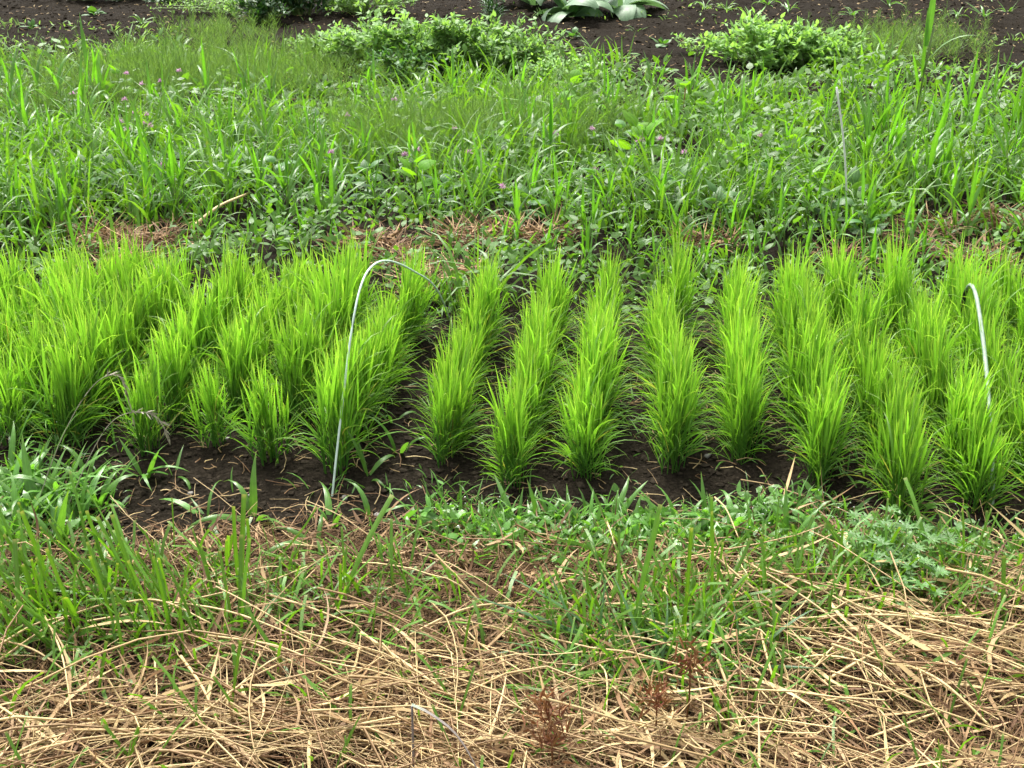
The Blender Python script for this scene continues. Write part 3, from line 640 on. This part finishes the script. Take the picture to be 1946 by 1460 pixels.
# horsetail: fine whorled stems in feathery patches
def horsetail(px, py, w, dpt, n, H, label):
    g = G(px, py); x = rng.normal(0, w * .5, n); y = rng.normal(0, dpt * .5, n)
    P = []; hz = gz(g[0] + x, g[1] + y) - g[2]; Hs = H * U(.6, 1.15, n); lean = rng.normal(0, .16, (n, 2))
    b0 = np.stack([x, y, hz], -1); top = b0 + np.stack([lean[:, 0] * Hs, lean[:, 1] * Hs, Hs], -1)
    P.append(tubes(np.stack([b0, (b0 + top) / 2, top], 1), np.full(n, .0011) * g[1] / 6, 3))
    m = 16; f = np.tile(np.linspace(.12, .92, m), n); bb = np.repeat(b0, m, 0) * (1 - f[:, None]) + np.repeat(top, m, 0) * f[:, None]
    k = n * m
    for _ in range(2):
        P.append(blades(bb, U(0, 6.28, k), .10 * (1.05 - f) + .03, U(.5, 1.15, k), U(-.35, .1, k), np.full(k, .0016) * g[1] / 6, 2, prof_line, 0, U(0, 3, k)))
    o = obj('horsetail', mk_mesh('horsetail', *join(P)), M['horse']); o.location = g; tag(o, label, 'horsetail', kind='stuff')
horsetail(370, 165, 1.15, .85, 900, .27, 'feathery green horsetail patch in the upper left')
horsetail(860, 285, .95, .55, 640, .29, 'feathery horsetail patch in the middle of the weeds')
horsetail(1720, 105, .75, .9, 110, .30, 'sparse horsetail patch on the soil at the upper right')
horsetail(1060, 240, .6, .5, 90, .30, 'thin horsetail stems right of the middle patch')
horsetail(420, 80, .5, .6, 70, .25, 'small horsetail patch on the far soil at upper left')
horsetail(120, 230, .7, .5, 80, .26, 'thin horsetail stems among the weeds at far left')

# ------------------------------------------------------------------ tall grass tufts in the weeds
def tallt(px, py, n, L, thr=(.03, .35), bends=(.1, 2.3), wk=1.0, look=None, libr=None):
    t = tuft(G(px, py) - [0, 0, .01], libr or TA, n, (L * .55, L * 1.08), thr, bends, wk, 'grass_tuft')
    py_ = py
    zone = 'close behind the rice' if py_ > 415 else 'midway back in the weeds' if py_ > 310 else 'in the far half of the weeds' if py_ > 215 else 'at the far edge of the weeds'
    PENDING.append((t, 'tall' + zone, zone, look or ('broad bladed grass tuft' if L > .44 else 'upright grass tuft'), 'grass', 'grass tufts in the weeds behind the rice'))
TL = [(60, 215, 6, .5), (115, 225, 7, .55), (200, 215, 7, .6), (35, 260, 6, .45), (290, 250, 7, .45), (400, 235, 5, .5), (475, 215, 6, .5), (520, 230, 5, .4), (160, 290, 7, .45), (95, 330, 7, .42), (235, 320, 7, .42),
      (350, 300, 6, .4), (440, 300, 7, .45), (510, 330, 8, .5), (565, 300, 5, .42), (300, 400, 11, .52), (350, 420, 10, .45), (270, 430, 8, .4), (440, 390, 8, .42), (500, 405, 8, .45), (580, 395, 8, .45), (620, 440, 11, .5), (650, 400, 7, .38),
      (150, 400, 8, .38), (110, 455, 8, .36), (40, 440, 7, .36), (20, 340, 7, .4), (710, 215, 6, .42), (860, 225, 5, .5), (925, 200, 4, .42), (985, 225, 3, .5), (1005, 290, 6, .42), (1040, 345, 7, .5), (1080, 300, 6, .42), (1160, 250, 8, .5),
      (1240, 200, 8, .42), (1310, 215, 9, .5), (1370, 230, 7, .42), (1400, 260, 7, .4), (1440, 210, 5, .35), (720, 420, 7, .36), (830, 430, 7, .36), (930, 390, 6, .38), (1060, 440, 9, .40), (1110, 480, 8, .38), (1150, 430, 8, .36), (1200, 380, 7, .36),
      (1250, 430, 9, .36), (1290, 480, 8, .34), (1230, 330, 8, .42), (1340, 380, 7, .38), (1440, 420, 8, .38), (1480, 470, 8, .36), (1540, 440, 9, .4), (1640, 370, 12, .58), (1690, 350, 10, .55), (1500, 350, 7, .42), (1560, 270, 7, .42),
      (1650, 460, 9, .38), (1720, 490, 8, .36), (1800, 390, 9, .5), (1760, 300, 8, .48), (1860, 330, 10, .5), (1920, 380, 12, .58), (1940, 300, 10, .55), (1840, 450, 8, .42), (1670, 300, 9, .55), (1730, 400, 10, .5), (1900, 330, 10, .6), (1780, 350, 9, .55), (1945, 420, 9, .55), (1830, 260, 8, .5), (250, 355, 8, .5), (330, 430, 9, .5), (180, 250, 7, .5), (60, 300, 8, .5), (10, 240, 7, .55), (545, 420, 9, .48), (410, 330, 8, .45), (130, 440, 8, .4), (600, 310, 7, .42), (960, 300, 7, .42), (1270, 270, 7, .42), (1350, 300, 7, .42), (1480, 260, 6, .4), (900, 440, 8, .36), (1010, 400, 8, .38), (1300, 420, 8, .38), (1690, 240, 7, .42), (1790, 220, 7, .38), (1880, 230, 8, .45), (1620, 240, 6, .38),
      (780, 350, 6, .36), (690, 330, 7, .36), (620, 345, 8, .4), (880, 350, 6, .34), (1420, 330, 7, .36), (400, 460, 6, .34), (540, 475, 7, .34), (980, 480, 7, .34), (1390, 490, 7, .32), (680, 250, 6, .36), (20, 180, 6, .4), (1940, 470, 8, .4), (1580, 490, 7, .34)]
TL += [(880, 510, 8, .26), (960, 520, 8, .28), (1040, 515, 7, .28), (1110, 530, 8, .28), (1200, 500, 8, .3), (1240, 540, 8, .26), (1330, 530, 8, .28), (1440, 525, 8, .28), (1530, 530, 8, .26), (1640, 535, 8, .26), (1750, 530, 8, .28), (1830, 540, 8, .28), (580, 480, 8, .3), (480, 500, 8, .28), (380, 495, 7, .28), (150, 500, 8, .28), (60, 495, 8, .3), (640, 500, 8, .26), (780, 545, 6, .2), (850, 585, 6, .16)]
for px, py, n, L in TL: tallt(px, py, n, L * .92, (.03, .55), (.1, 2.4), 1.0)
for px, py in [(170, 345), (135, 360), (310, 340), (365, 372)]:
    tallt(px, py + 40, 6, .34, (.02, .5), (.0, 1.4), .8, 'small blue green upright tuft', BL)
# the tallest grass, a lone stem with two leaves
t = thing('tall_grass', G(1737, 245)); tag(t, 'tallest lone grass stem with broad upright leaf rising above the right weeds', 'grass')
V, Q, A = tube1([(0, 0, -.03), (.008, 0, .3), (.03, 0, .62)], .006, 6); obj('stem', mk_mesh('stem', V, Q, A), M['stem'], t)
add_leaf(t, pickb(TA, 0, .2), 1.2, .10, .46, 1.5, .50); add_leaf(t, pickb(TA, 0, .2), 1.9, .06, .40, 1.4, .32); add_leaf(t, pickb(TA, 1, 1.6), -.6, .35, .40, 1.6, .35); add_leaf(t, pickb(TA, .4, 1), 3.9, .4, .36, 1.2, .2)

# ------------------------------------------------------------------ broad-leaved weeds
def broad(px, py, H, nl, Ls, label, libr=OV, stem='stem', name='broadleaf_weed', wk=1.0):
    t = thing(name, G(px, py), U(0, 6.28)); tag(t, label, 'weed', 'broad leaved weeds')
    V, Q, A = tube1([(0, 0, -.02), (.01, 0, H * .5), (0, .01, H)], [.0055, .0045, .003], 5); obj('stem', mk_mesh('stem', V, Q, A), M[stem], t)
    for k in range(nl):
        f = k / max(1, nl - 1); z = H * (.25 + .75 * f)
        add_leaf(t, pickb(libr, .3, 1.5), k * 2.4 + U(-.3, .3), 1.15 - .55 * f + U(-.15, .15), Ls * (1.1 - .35 * f) * U(.85, 1.15), wk, z, .003, 'leaf')
BR = [(1085, 225, .22, 9, .18, 'bright yellow green broadleaf weed at the far edge right of the horsetail'), (1065, 265, .22, 8, .17, 'red tipped broadleaf weed just below the bright one near the horsetail', 'redstem'),
      (1215, 330, .24, 9, .18, 'broadleaf weed with bright top leaves beside the pink clover'), (790, 395, .20, 9, .15, 'spreading broadleaf weed with pale top leaves left of centre'), (1400, 345, .22, 9, .16, 'reddish stemmed broadleaf weed left of the white stake', 'redstem'),
      (1495, 350, .22, 10, .16, 'broadleaf weed with flat pale leaves close to the white stake'), (1530, 385, .18, 8, .14, 'lower broadleaf weed in front of the one near the white stake'), (25, 395, .20, 9, .16, 'pale round leaved weed at the left edge'),
      (55, 360, .24, 6, .15, 'tall pale leaf weed second from the left edge'), (1300, 235, .24, 8, .16, 'broadleaf weed with brownish top among the far grass', 'redstem'), (230, 195, .2, 5, .15, 'yellow green broad leaves in the horsetail at upper left'), (690, 290, .16, 7, .13, 'small yellow green weed left of the middle horsetail')]
for r in BR: broad(*r[:6], stem=r[6] if len(r) > 6 else 'stem')
DB = [(1610, 420, 'dark'), (1570, 450, 'dull'), (1640, 470, 'dark'), (700, 380, 'deep'), (840, 400, 'deep'), (1000, 420, 'dull'), (1130, 400, 'dark'), (1280, 410, 'dark'), (1360, 440, 'dull'), (450, 345, 'deep'), (530, 385, 'dark'), (210, 380, 'deep'), (1460, 390, 'dark'), (940, 330, 'dull'), (600, 280, 'dark'), (330, 345, 'dull'), (1180, 300, 'dark'), (760, 250, 'deep')]
for px, py, c in DB:
    t = thing('leafy_weed', G(px, py), U(0, 6.28)); H = U(.12, .20)
    V, Q, A = tube1([(0, 0, -.02), (.01, 0, H)], .004, 5); obj('stem', mk_mesh('stem', V, Q, A), M['stem'], t)
    for k in range(11): add_leaf(t, pickb(OVD, .3, 1.5), k * 2.4, 1.3 - .7 * k / 11, U(.09, .14), 1.0, H * (.1 + .9 * k / 11), 0, 'leaf')
    PENDING.append((t, 'dark', 'in the green weeds behind the rice', c + ' green leafy weed', 'weed', 'dark leafy weeds'))

# clover flowers
CL = [(240, 140), (270, 160), (290, 175), (305, 155), (138, 178), (150, 180), (237, 190), (250, 215), (278, 218), (228, 232), (242, 247), (272, 235), (285, 240), (340, 135), (750, 190), (792, 285), (770, 295), (890, 290), (1055, 255), (1215, 267), (1255, 265), (1300, 290), (1130, 325), (1125, 245), (630, 290), (310, 315), (660, 220), (1445, 258), (955, 355), (865, 135 + 110)]
for px, py in CL:
    b0 = G(px, py + 62); t = thing('clover_flower', b0); top = on_plane(px, py, b0, np.array([0, 1.0, 0])) - b0
    V, Q, A = tube1([(0, 0, 0), top * .5 + [.006, 0, 0], top], .0022, 4); obj('stem', mk_mesh('stem', V, Q, A), M['stem'], t)
    k = 46; aa = U(0, 6.28, k); th = np.arccos(U(-.3, 1, k)); big = 1.25 if (px, py) == (1215, 267) else 1.0
    hd = blades(np.zeros((k, 3)) + top, aa, U(.016, .028, k) * big, th, U(-.3, .3, k), U(.004, .006, k), 2, prof_lance, 0, U(0, 3, k))
    obj('flower_head', mk_mesh('flower_head', *hd), M['flower'], t)
    for q in range(3): add_leaf(t, pickb(OVD, .3, 1), q * 2.1 + U(0, .4), 1.2, .06, 1.0, float(top[2]) * .75, 0, 'leaf')
    PENDING.append((t, 'clover' + ('l' if px < 400 else 'r'), 'in the clover patch at upper left' if px < 400 else 'in the weeds right of centre', 'pale pink clover flower', 'flower', 'clover flowers'))

# ------------------------------------------------------------------ bushes and rows of plants on the far soil
def bush(px, py, wd, H, nl, Ll, label, mat='bush', prof=prof_lance, name='weed_bush', wr=.42, group='weed bushes at the far edge', nst=45, up=.6, cat='bush'):
    if mat == 'bush': nl = int(nl * 1.6); Ll = Ll * .8
    g = G(px, py); t = thing(name, g); tag(t, label, cat, group)
    if mat == 'bush': wd *= 1.35; H *= .8
    a = U(0, 6.28, nst); rr = rng.random(nst) ** .6 * wd; tip = np.stack([rr * np.cos(a), rr * np.sin(a) * .7, H * (1 - .5 * (rr / wd) ** 2) * U(.35, 1.15, nst)], -1)
    b0 = tip * [.25, .25, 0]; mid = (b0 + tip) / 2 + [0, 0, H * .12]
    obj('stem', mk_mesh('stem', *tubes(np.stack([b0, mid, tip], 1), np.full(nst, .005), 4)), M['stem'], t)
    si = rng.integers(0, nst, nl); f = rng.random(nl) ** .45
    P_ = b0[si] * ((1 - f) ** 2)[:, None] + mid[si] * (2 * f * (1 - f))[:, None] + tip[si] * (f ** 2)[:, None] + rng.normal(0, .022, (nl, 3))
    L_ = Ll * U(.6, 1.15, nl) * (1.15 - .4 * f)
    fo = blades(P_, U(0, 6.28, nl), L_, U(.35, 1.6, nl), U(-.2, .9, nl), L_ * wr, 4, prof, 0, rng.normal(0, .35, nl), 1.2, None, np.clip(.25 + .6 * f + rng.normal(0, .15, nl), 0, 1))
    tag(obj('foliage', mk_mesh('foliage', *fo), M[mat], t), kind='stuff')
    return t
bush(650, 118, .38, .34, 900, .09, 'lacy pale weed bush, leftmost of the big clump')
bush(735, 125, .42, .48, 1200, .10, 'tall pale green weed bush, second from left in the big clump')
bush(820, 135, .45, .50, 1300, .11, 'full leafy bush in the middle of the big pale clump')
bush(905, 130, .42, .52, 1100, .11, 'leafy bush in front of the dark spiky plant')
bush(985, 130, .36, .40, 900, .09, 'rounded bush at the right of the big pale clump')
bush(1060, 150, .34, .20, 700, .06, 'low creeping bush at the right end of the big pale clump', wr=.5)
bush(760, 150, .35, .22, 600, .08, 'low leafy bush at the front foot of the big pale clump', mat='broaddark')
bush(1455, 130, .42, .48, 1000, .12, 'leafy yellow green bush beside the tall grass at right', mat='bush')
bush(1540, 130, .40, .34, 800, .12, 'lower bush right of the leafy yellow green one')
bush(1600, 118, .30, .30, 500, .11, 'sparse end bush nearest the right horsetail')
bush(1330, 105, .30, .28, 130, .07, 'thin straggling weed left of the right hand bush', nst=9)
bush(935, 108, .12, .52, 420, .11, 'dark narrow spiky plant standing up in the big pale clump', mat='dark', wr=.14, name='spiky_weed', nst=7, cat='plant')
bush(575, 30, .55, .60, 1100, .13, 'dark green leafy bush at the top edge, left one', mat='dark', wr=.35)
bush(500, 42, .35, .30, 500, .12, 'dark drooping plant under the pale seedy stems', mat='dark', wr=.3)
bush(640, 14, .45, .7, 800, .14, 'dark green leafy bush at the top edge, right one', mat='dark', wr=.4)
bush(450, 22, .75, .30, 900, .07, 'pale yellow seedy weed sprawling at the top left', wr=.3, nst=40)
bush(700, 28, .45, .40, 600, .10, 'soft pale green bush behind the big clump', mat='bush')
for px, py in [(150, 2), (235, 2), (320, 6)]:
    bush(px, py, .5, .22, 260, .11, 'row plant on the far soil at the top left, %s' % {150: 'leftmost', 235: 'middle', 320: 'rightmost'}[px], mat='dock', group='row plants at the top left', name='row_plant', cat='plant')
# large-leaved dock rosettes
for px, py, lab, n in [(1085, 32, 'big pale blue green leafy plant at the top edge, left of two', 13), (1175, 24, 'big pale blue green leafy plant at the top edge, right of two', 11), (1015, 10, 'smaller upright pale leafy plant left of the two big ones', 7)]:
    t = thing('leafy_vegetable', G(px, py)); tag(t, lab, 'plant', 'leafy vegetables at the top edge')
    for k in range(n): add_leaf(t, pickb(DK, 1.0, 2), k * 2.4, U(.35, 1.2), U(.45, .66), 1.0, 0, .03, 'leaf')
# small sprouts on the far soil
SP = [(1340, 15, 1.2), (1380, 20, .9), (1460, 10, 1.1), (1500, 20, 1.0), (1620, 30, 1.1), (1690, 8, 1.2), (1820, 30, .9), (1870, 32, 1.2), (1915, 25, .9), (1210, 62, .8), (1090, 70, .6), (1260, 88, .7), (1780, 140, 1.1), (1840, 150, 1.0), (1680, 140, .9), (1720, 148, .8), (1900, 165, 1.0), (1930, 130, .8), (60, 55, .6), (270, 45, .9), (180, 30, .7), (620, 120, .8), (560, 160, 1.0), (640, 185, .8), (780, 170, .6), (1180, 150, 1.0), (1260, 140, .9), (1330, 165, 1.1), (1100, 185, .9)]
for px, py, k_ in SP:
    t = tuft(G(px, py), OVD if k_ < .75 else CR, 9, (.10 * k_, .20 * k_), (.3, 1.2), (.3, 2.1), 1.2, 'sprout')
    PENDING.append((t, 'sprout', 'on the far bare soil', 'small green weed sprout', 'weed', 'weed sprouts on the far soil'))

# ------------------------------------------------------------------ foreground plants
def cutgrass(px, py, n, L, lean, az, label_zone, look='mown grass tuft'):
    t = thing('cut_grass_tuft', G(px, py) - [0, 0, .01])
    for k in range(n): add_leaf(t, pickb(CU, 0, .3), az + rng.normal(0, .7), lean + rng.normal(0, .16), L * U(.45, 1.15), U(.6, 1.1), 0, U(0, .03))
    PENDING.append((t, 'cut', label_zone, look, 'grass', 'mown grass tufts in the straw'))
for px, py in [(420, 1180), (450, 1225), (180, 1090), (260, 1110), (20, 1180), (60, 1130), (90, 1200), (130, 1160), (170, 1230), (200, 1180), (240, 1230), (280, 1170), (330, 1230), (40, 1240), (140, 1250), (390, 1245), (10, 1100), (100, 1090), (300, 1240), (60, 1255), (230, 1150), (350, 1180)]:
    cutgrass(px, py, 6, .23, .40, 2.75, 'in the lower left corner of the straw')
def bladed(px, py, specs, label, libr=CU, name='grass_tuft'):
    t = thing(name, G(px, py)); tag(t, label, 'grass')
    for az, th, L, wk in specs: add_leaf(t, pickb(libr, 0, .85), az + U(-.3, .3), max(.02, th + U(-.15, .3)), L * U(.7, 1.1), wk, 0, .01)
bladed(1190, 1240, [(PI * .88, .95, .34, 1.0), (PI * .95, 1.05, .36, .9), (PI * 1.02, 1.2, .36, .9), (PI * .80, .7, .34, .8), (PI * .72, .5, .3, .8), (.5, .4, .26, .8), (.2, .8, .22, .8), (PI * .6, .3, .3, .7), (-.5, .9, .2, .9), (PI * .9, 1.25, .28, .7), (1.2, .15, .3, .8), (PI * .84, .85, .28, .7), (.9, .6, .3, .7)],
       'dark green fan of cut grass blades at the centre of the straw', BL + CU)
bladed(1130, 1270, [(PI * .9, 1.0, .26, 1.2), (PI * 1.1, .9, .24, 1.1), (2.4, .6, .24, 1.1), (.4, .9, .2, 1.1), (1.2, .3, .2, 1.0), (PI, 1.3, .24, 1.2), (-.8, .9, .2, 1.1)], 'dark green blade tuft low and left in the central green patch', BL)
bladed(1250, 1295, [(.2, 1.0, .24, 1.2), (1.0, .6, .24, 1.1), (2.2, .5, .24, 1.1), (3.0, 1.0, .22, 1.1), (-.6, .9, .22, 1.2), (4.2, .8, .2, 1.1), (1.6, .2, .26, 1.1)], 'dark green arching tuft at the bottom of the central green patch', BL)
bladed(1400, 1270, [(.2, .8, .22, 1.2), (1.3, .4, .24, 1.1), (2.4, .5, .22, 1.1), (3.3, .9, .22, 1.1), (-.9, .9, .2, 1.2)], 'dark green arching tuft at the right of the central green patch', BL)
bladed(1300, 1225, [(.3, .5, .24, 1.0), (.9, .3, .28, .9), (2.2, .3, .24, .9), (.0, .9, .2, .9), (1.5, .1, .3, .8), (-.4, .8, .2, .9), (2.9, .6, .22, .8)], 'green tuft of cut grass right of the dark fan')
bladed(1350, 1180, [(.3, .4, .22, 1.0), (.9, .25, .24, .9), (2.4, .35, .2, .9), (.1, .7, .2, .8), (1.6, .15, .24, .8)], 'smaller green tuft of cut grass above the brown seed heads')
bladed(455, 1150, [(1.8, .08, .26, 1.2), (1.3, .10, .24, 1.2), (2.6, .3, .16, .8)], 'pair of upright dark blades in the straw left of the soil')
bladed(640, 1160, [(.6, .35, .30, 1.2), (1.2, .25, .2, .9), (2.0, .2, .16, .8)], 'leaning dark blade pointing up beside the hoop foot')
bladed(325, 1170, [(2.5, .75, .26, 1.3), (2.2, .5, .2, .8)], 'drop covered blade leaning left over the mown grass')
bladed(785, 1165, [(2.3, .25, .22, .9)], 'single cut blade standing in the middle straw')
bladed(545, 1280, [(2.7, 1.2, .22, 1.4)], 'broad green cut blade lying on the straw left of centre')
bladed(900, 1290, [(2.8, 1.15, .24, 1.1)], 'dark cut blade lying left of the central fan')
bladed(1570, 1230, [(1.6, .1, .16, 1.3), (1.2, .3, .14, 1)], 'short upright blade in the right straw')
bladed(1910, 1210, [(1.6, .2, .18, 1.6), (2.1, .4, .15, .8)], 'wide upright blade at the right edge of the straw')
bladed(1440, 1140, [(1.3, .15, .18, 1.3), (.5, .5, .18, .8), (2.2, .4, .14, .8)], 'upright bright blade above the crossing straw at right')
bladed(1590, 1120, [(1.2, .2, .2, 1.1), (2.4, .5, .15, .8), (.4, .5, .16, .8)], 'green blade tuft between the strip and the right straw')
bladed(1770, 1085, [(2.0, .35, .24, 1.2), (1.2, .3, .16, .9)], 'leaning cut blade among the lobed leaf weeds')
bladed(1830, 1130, [(1.9, .2, .22, 1.0), (1.0, .25, .2, .9), (2.5, .5, .18, .9), (.5, .5, .2, .8)], 'thin bladed tuft under the right hoop')
bladed(1385, 1460, [(1.8, .2, .14, 1.1), (2.2, .4, .1, .8)], 'blue green blade at the bottom edge right of centre')
bladed(1860, 1290, [(1.2, .4, .2, .9), (.7, .5, .16, .8)], 'blade pair poking out of the straw at lower right')
# lobed-leaf weeds by the right end of the strip
for i, (px, py) in enumerate([(1655, 1060), (1720, 1090), (1775, 1075), (1690, 1125), (1740, 1160), (1650, 1100)]):
    t = thing('lobed_weed', G(px, py), U(0, 6)); tag(t, ['white flowered lobed weed beside the front rice clump', 'lobed leaf weed in the middle of its patch', 'lobed leaf weed at the right by the second hoop', 'lobed leaf weed lower left in its patch', 'lobed leaf weed nearest the right straw', 'lobed leaf weed at the left of its patch'][i], 'weed', 'lobed leaf weeds')
    for k in range(8):
        a = k * 2.4; r = U(.02, .06); h = U(.05, .12); c = np.array([r * math.cos(a), r * math.sin(a), h])
        V, Q, A = tube1([(0, 0, 0), c * [.6, .6, .5], c], .0012, 4); obj('stalk', mk_mesh('stalk', V, Q, A), M['stem'], t)
        m = 7; aa = a + np.linspace(-2.0, 2.0, m); lf = blades(np.tile(c, (m, 1)), aa, np.full(m, U(.024, .034)), np.full(m, 1.25), np.full(m, .4), np.full(m, .009), 3, prof_lance, .2)
        obj('leaf', mk_mesh('leaf', *lf), M['lobed'], t)
# seed-headed grass stems at the left
for i, (foot, pix, lab) in enumerate([((62, 985), [(110, 850), (160, 755), (200, 716), (232, 722), (252, 790)], 'arching grass stem with grey seed head over the left rice, taller one'), ((120, 985), [(165, 880), (205, 810), (245, 785), (295, 790), (322, 832)], 'arching grass stem with grey seed head over the left rice, lower one')]):
    b0 = G(*foot); nrm = np.array([0, 1.0, 0]); pts = [b0] + [on_plane(a, c, b0, nrm) for a, c in pix]; c = spline(pts, 30) - b0
    t = thing('seed_grass', b0); tag(t, lab, 'grass', 'seed headed grass stems')
    V, Q, A = tube1(c, np.linspace(.0014, .0006, 30), 5); obj('stem', mk_mesh('stem', V, Q, A), M['seed'], t)
    k = 30; ii = rng.integers(16, 30, k); tg = np.gradient(c, axis=0)[ii]; az = np.arctan2(tg[:, 1], tg[:, 0]) + rng.normal(0, .5, k); th = np.arccos(np.clip(tg[:, 2] / np.linalg.norm(tg, axis=1), -1, 1)) + rng.normal(0, .3, k)
    obj('seed_head', mk_mesh('seed_head', *blades(c[ii], az, U(.018, .034, k), th, rng.normal(0, .2, k), U(.003, .0045, k), 3, prof_lance, .3, U(0, 3, k))), M['seed'], t)
    add_leaf(t, pickb(TA, .4, 1), .6, .4, .16, 1.0, float(c[12][2]) * .6, 0)
# brown sedge heads
for px, py, hh, lab in [(1300, 1400, .20, 'brown tufted sedge head under the central green tuft'), (1240, 1425, .15, 'brown sedge head lower and left of its neighbour'), (1040, 1450, .15, 'withered brown seed head near the bent grey leaf'), (1045, 1490, .12, 'low withered brown seed head at the bottom edge')]:
    b0 = G(px, py); t = thing('sedge', b0); tag(t, lab, 'sedge', 'brown sedge heads')
    V, Q, A = tube1([(0, 0, -.02), (.004, 0, hh * .5), (0, 0, hh)], .0018, 5); obj('stem', mk_mesh('stem', V, Q, A), M['sedge'], t)
    k = 90; cc = np.zeros((k, 3)); cc[:, 2] = hh - rng.random(k) * .05; cc[:, :2] = rng.normal(0, .014, (k, 2))
    obj('seed_head', mk_mesh('seed_head', *blades(cc, U(0, 6.28, k), U(.018, .046, k), U(.2, 1.6, k), rng.normal(0, .3, k), U(.0025, .0055, k), 3, prof_lance, 0, U(0, 3, k))), M['sedge'], t)
# the bent dry leaf at the bottom edge
b0 = G(785, 1500); n_ = np.array([0, 1.0, 0]); t = thing('bent_dry_leaf', b0); tag(t, 'grey dried blade bent over its upright stem at the bottom edge', 'leaf')
st = [on_plane(a, c, b0, n_) - b0 for a, c in [(786, 1500), (785, 1420), (783, 1342)]]
V, Q, A = tube1(spline(st, 10), .0022, 6); obj('stem', mk_mesh('stem', V, Q, A), M['dryleaf'], t)
c = spline([on_plane(a, c_, b0, n_) - b0 + [0, -.02 * k, 0] for k, (a, c_) in enumerate([(783, 1342), (820, 1345), (868, 1368), (905, 1412), (932, 1465), (950, 1530)])], 16)
w = .012 * np.sin(np.linspace(.25, 2.9, 16)) + .003; up = np.array([.1, -.75, .65])
V = np.stack([c - up * w[:, None], c + np.array([0, .004, .003]), c + up * w[:, None]], 1).reshape(-1, 3); idx = np.arange(48).reshape(16, 3)
Q = np.stack([idx[:-1, :-1], idx[:-1, 1:], idx[1:, 1:], idx[1:, :-1]], -1).reshape(-1, 4); A = np.zeros((48, 3)); A[:, 0] = np.repeat(np.linspace(0, 1, 16), 3); A[:, 1] = .5; A[:, 2] = np.tile([-1, 0, 1], 16)
obj('blade', mk_mesh('blade', V, Q, A), M['dryleaf'], t)

# pebbles on the soil
for px, py, r, lab in [(362, 940, .010, 'flat pale pebble on the dark soil left of the hoop'), (475, 943, .007, 'small white pebble on the dark soil'), (716, 982, .013, 'grey stone at the edge of the straw right of the hoop'), (612, 925, .014, 'dark brown clod by the foot of the hoop'), (1345, 868, .010, 'brown pebble between the rice rows'), (432, 835, .008, 'grey pebble behind the small rice clumps'), (655, 948, .011, 'rounded stone right of the hoop foot')]:
    V, Fq, A = lumps(np.array([[0, 0, r * .3]]), np.array([r]), .2, .6); o = obj('pebble', mk_mesh('pebble', V, Fq, A), M['clod'] if 'clod' in lab else M['pebble']); o.location = G(px, py); tag(o, lab, 'pebble', 'pebbles on the soil')

# ------------------------------------------------------------------ dew on the leaves
def dew(src, n, rmin, rmax, cond):
    V, Q, A = src; q = Q[rng.integers(0, len(Q), n * 6)]; w = rng.random((len(q), 4, 1)); w /= w.sum(1, keepdims=True)
    P = (V[q] * w).sum(1); nr = np.cross(V[q[:, 1]] - V[q[:, 0]], V[q[:, 3]] - V[q[:, 0]]); nz = np.abs(nr[:, 2]) / (np.linalg.norm(nr, axis=1) + 1e-12)
    k = (nz > .6) & cond(P); P = P[k][:n]; R = rmin + (rmax - rmin) * rng.random(len(P)) ** 2
    P = P + np.stack([0 * R, 0 * R, R * .4], -1)
    return P, R
b1 = dew(cover_pts, 1100, .002, .004, lambda P: P[:, 1] < 7.5); b2 = dew(grass_pts, 1500, .002, .004, lambda P: P[:, 1] < 7.5); b3 = dew(strip_pts, 500, .0012, .0026, lambda P: P[:, 1] > 0)
V, Fq, A = lumps(np.concatenate([b1[0], b2[0], b3[0]]), np.concatenate([b1[1], b2[1], b3[1]]), .05, .7)
tag(obj('dew_drops', mk_mesh('dew_drops', V, Fq, A), M['dew']), 'dew drops on the wet weed leaves', 'dew', kind='stuff')

# ------------------------------------------------------------------ labels that count along their neighbours
from collections import defaultdict
bins = defaultdict(list)
for r in PENDING: bins[(r[1], r[2], r[3])].append(r)
for key, L in bins.items():
    L.sort(key=lambda r: proj(r[0].location.x, r[0].location.y, r[0].location.z)[0])
    for i, (o, kind, zone, look, cat, grp) in enumerate(L):
        pos = '' if len(L) == 1 else ', leftmost' if i == 0 else ', rightmost' if i == len(L) - 1 else ', %s from the left' % ORD[i]
        tag(o, look + ' ' + zone + pos, cat, grp)
tris = {}
for o in bpy.data.objects:
    if o.type == 'MESH': tris[o.data.name] = sum(len(p.vertices) - 2 for p in o.data.polygons) if len(o.data.polygons) < 500 else len(o.data.polygons) * 2
print('objects', len(bpy.data.objects), 'unique triangles', sum(tris.values()))
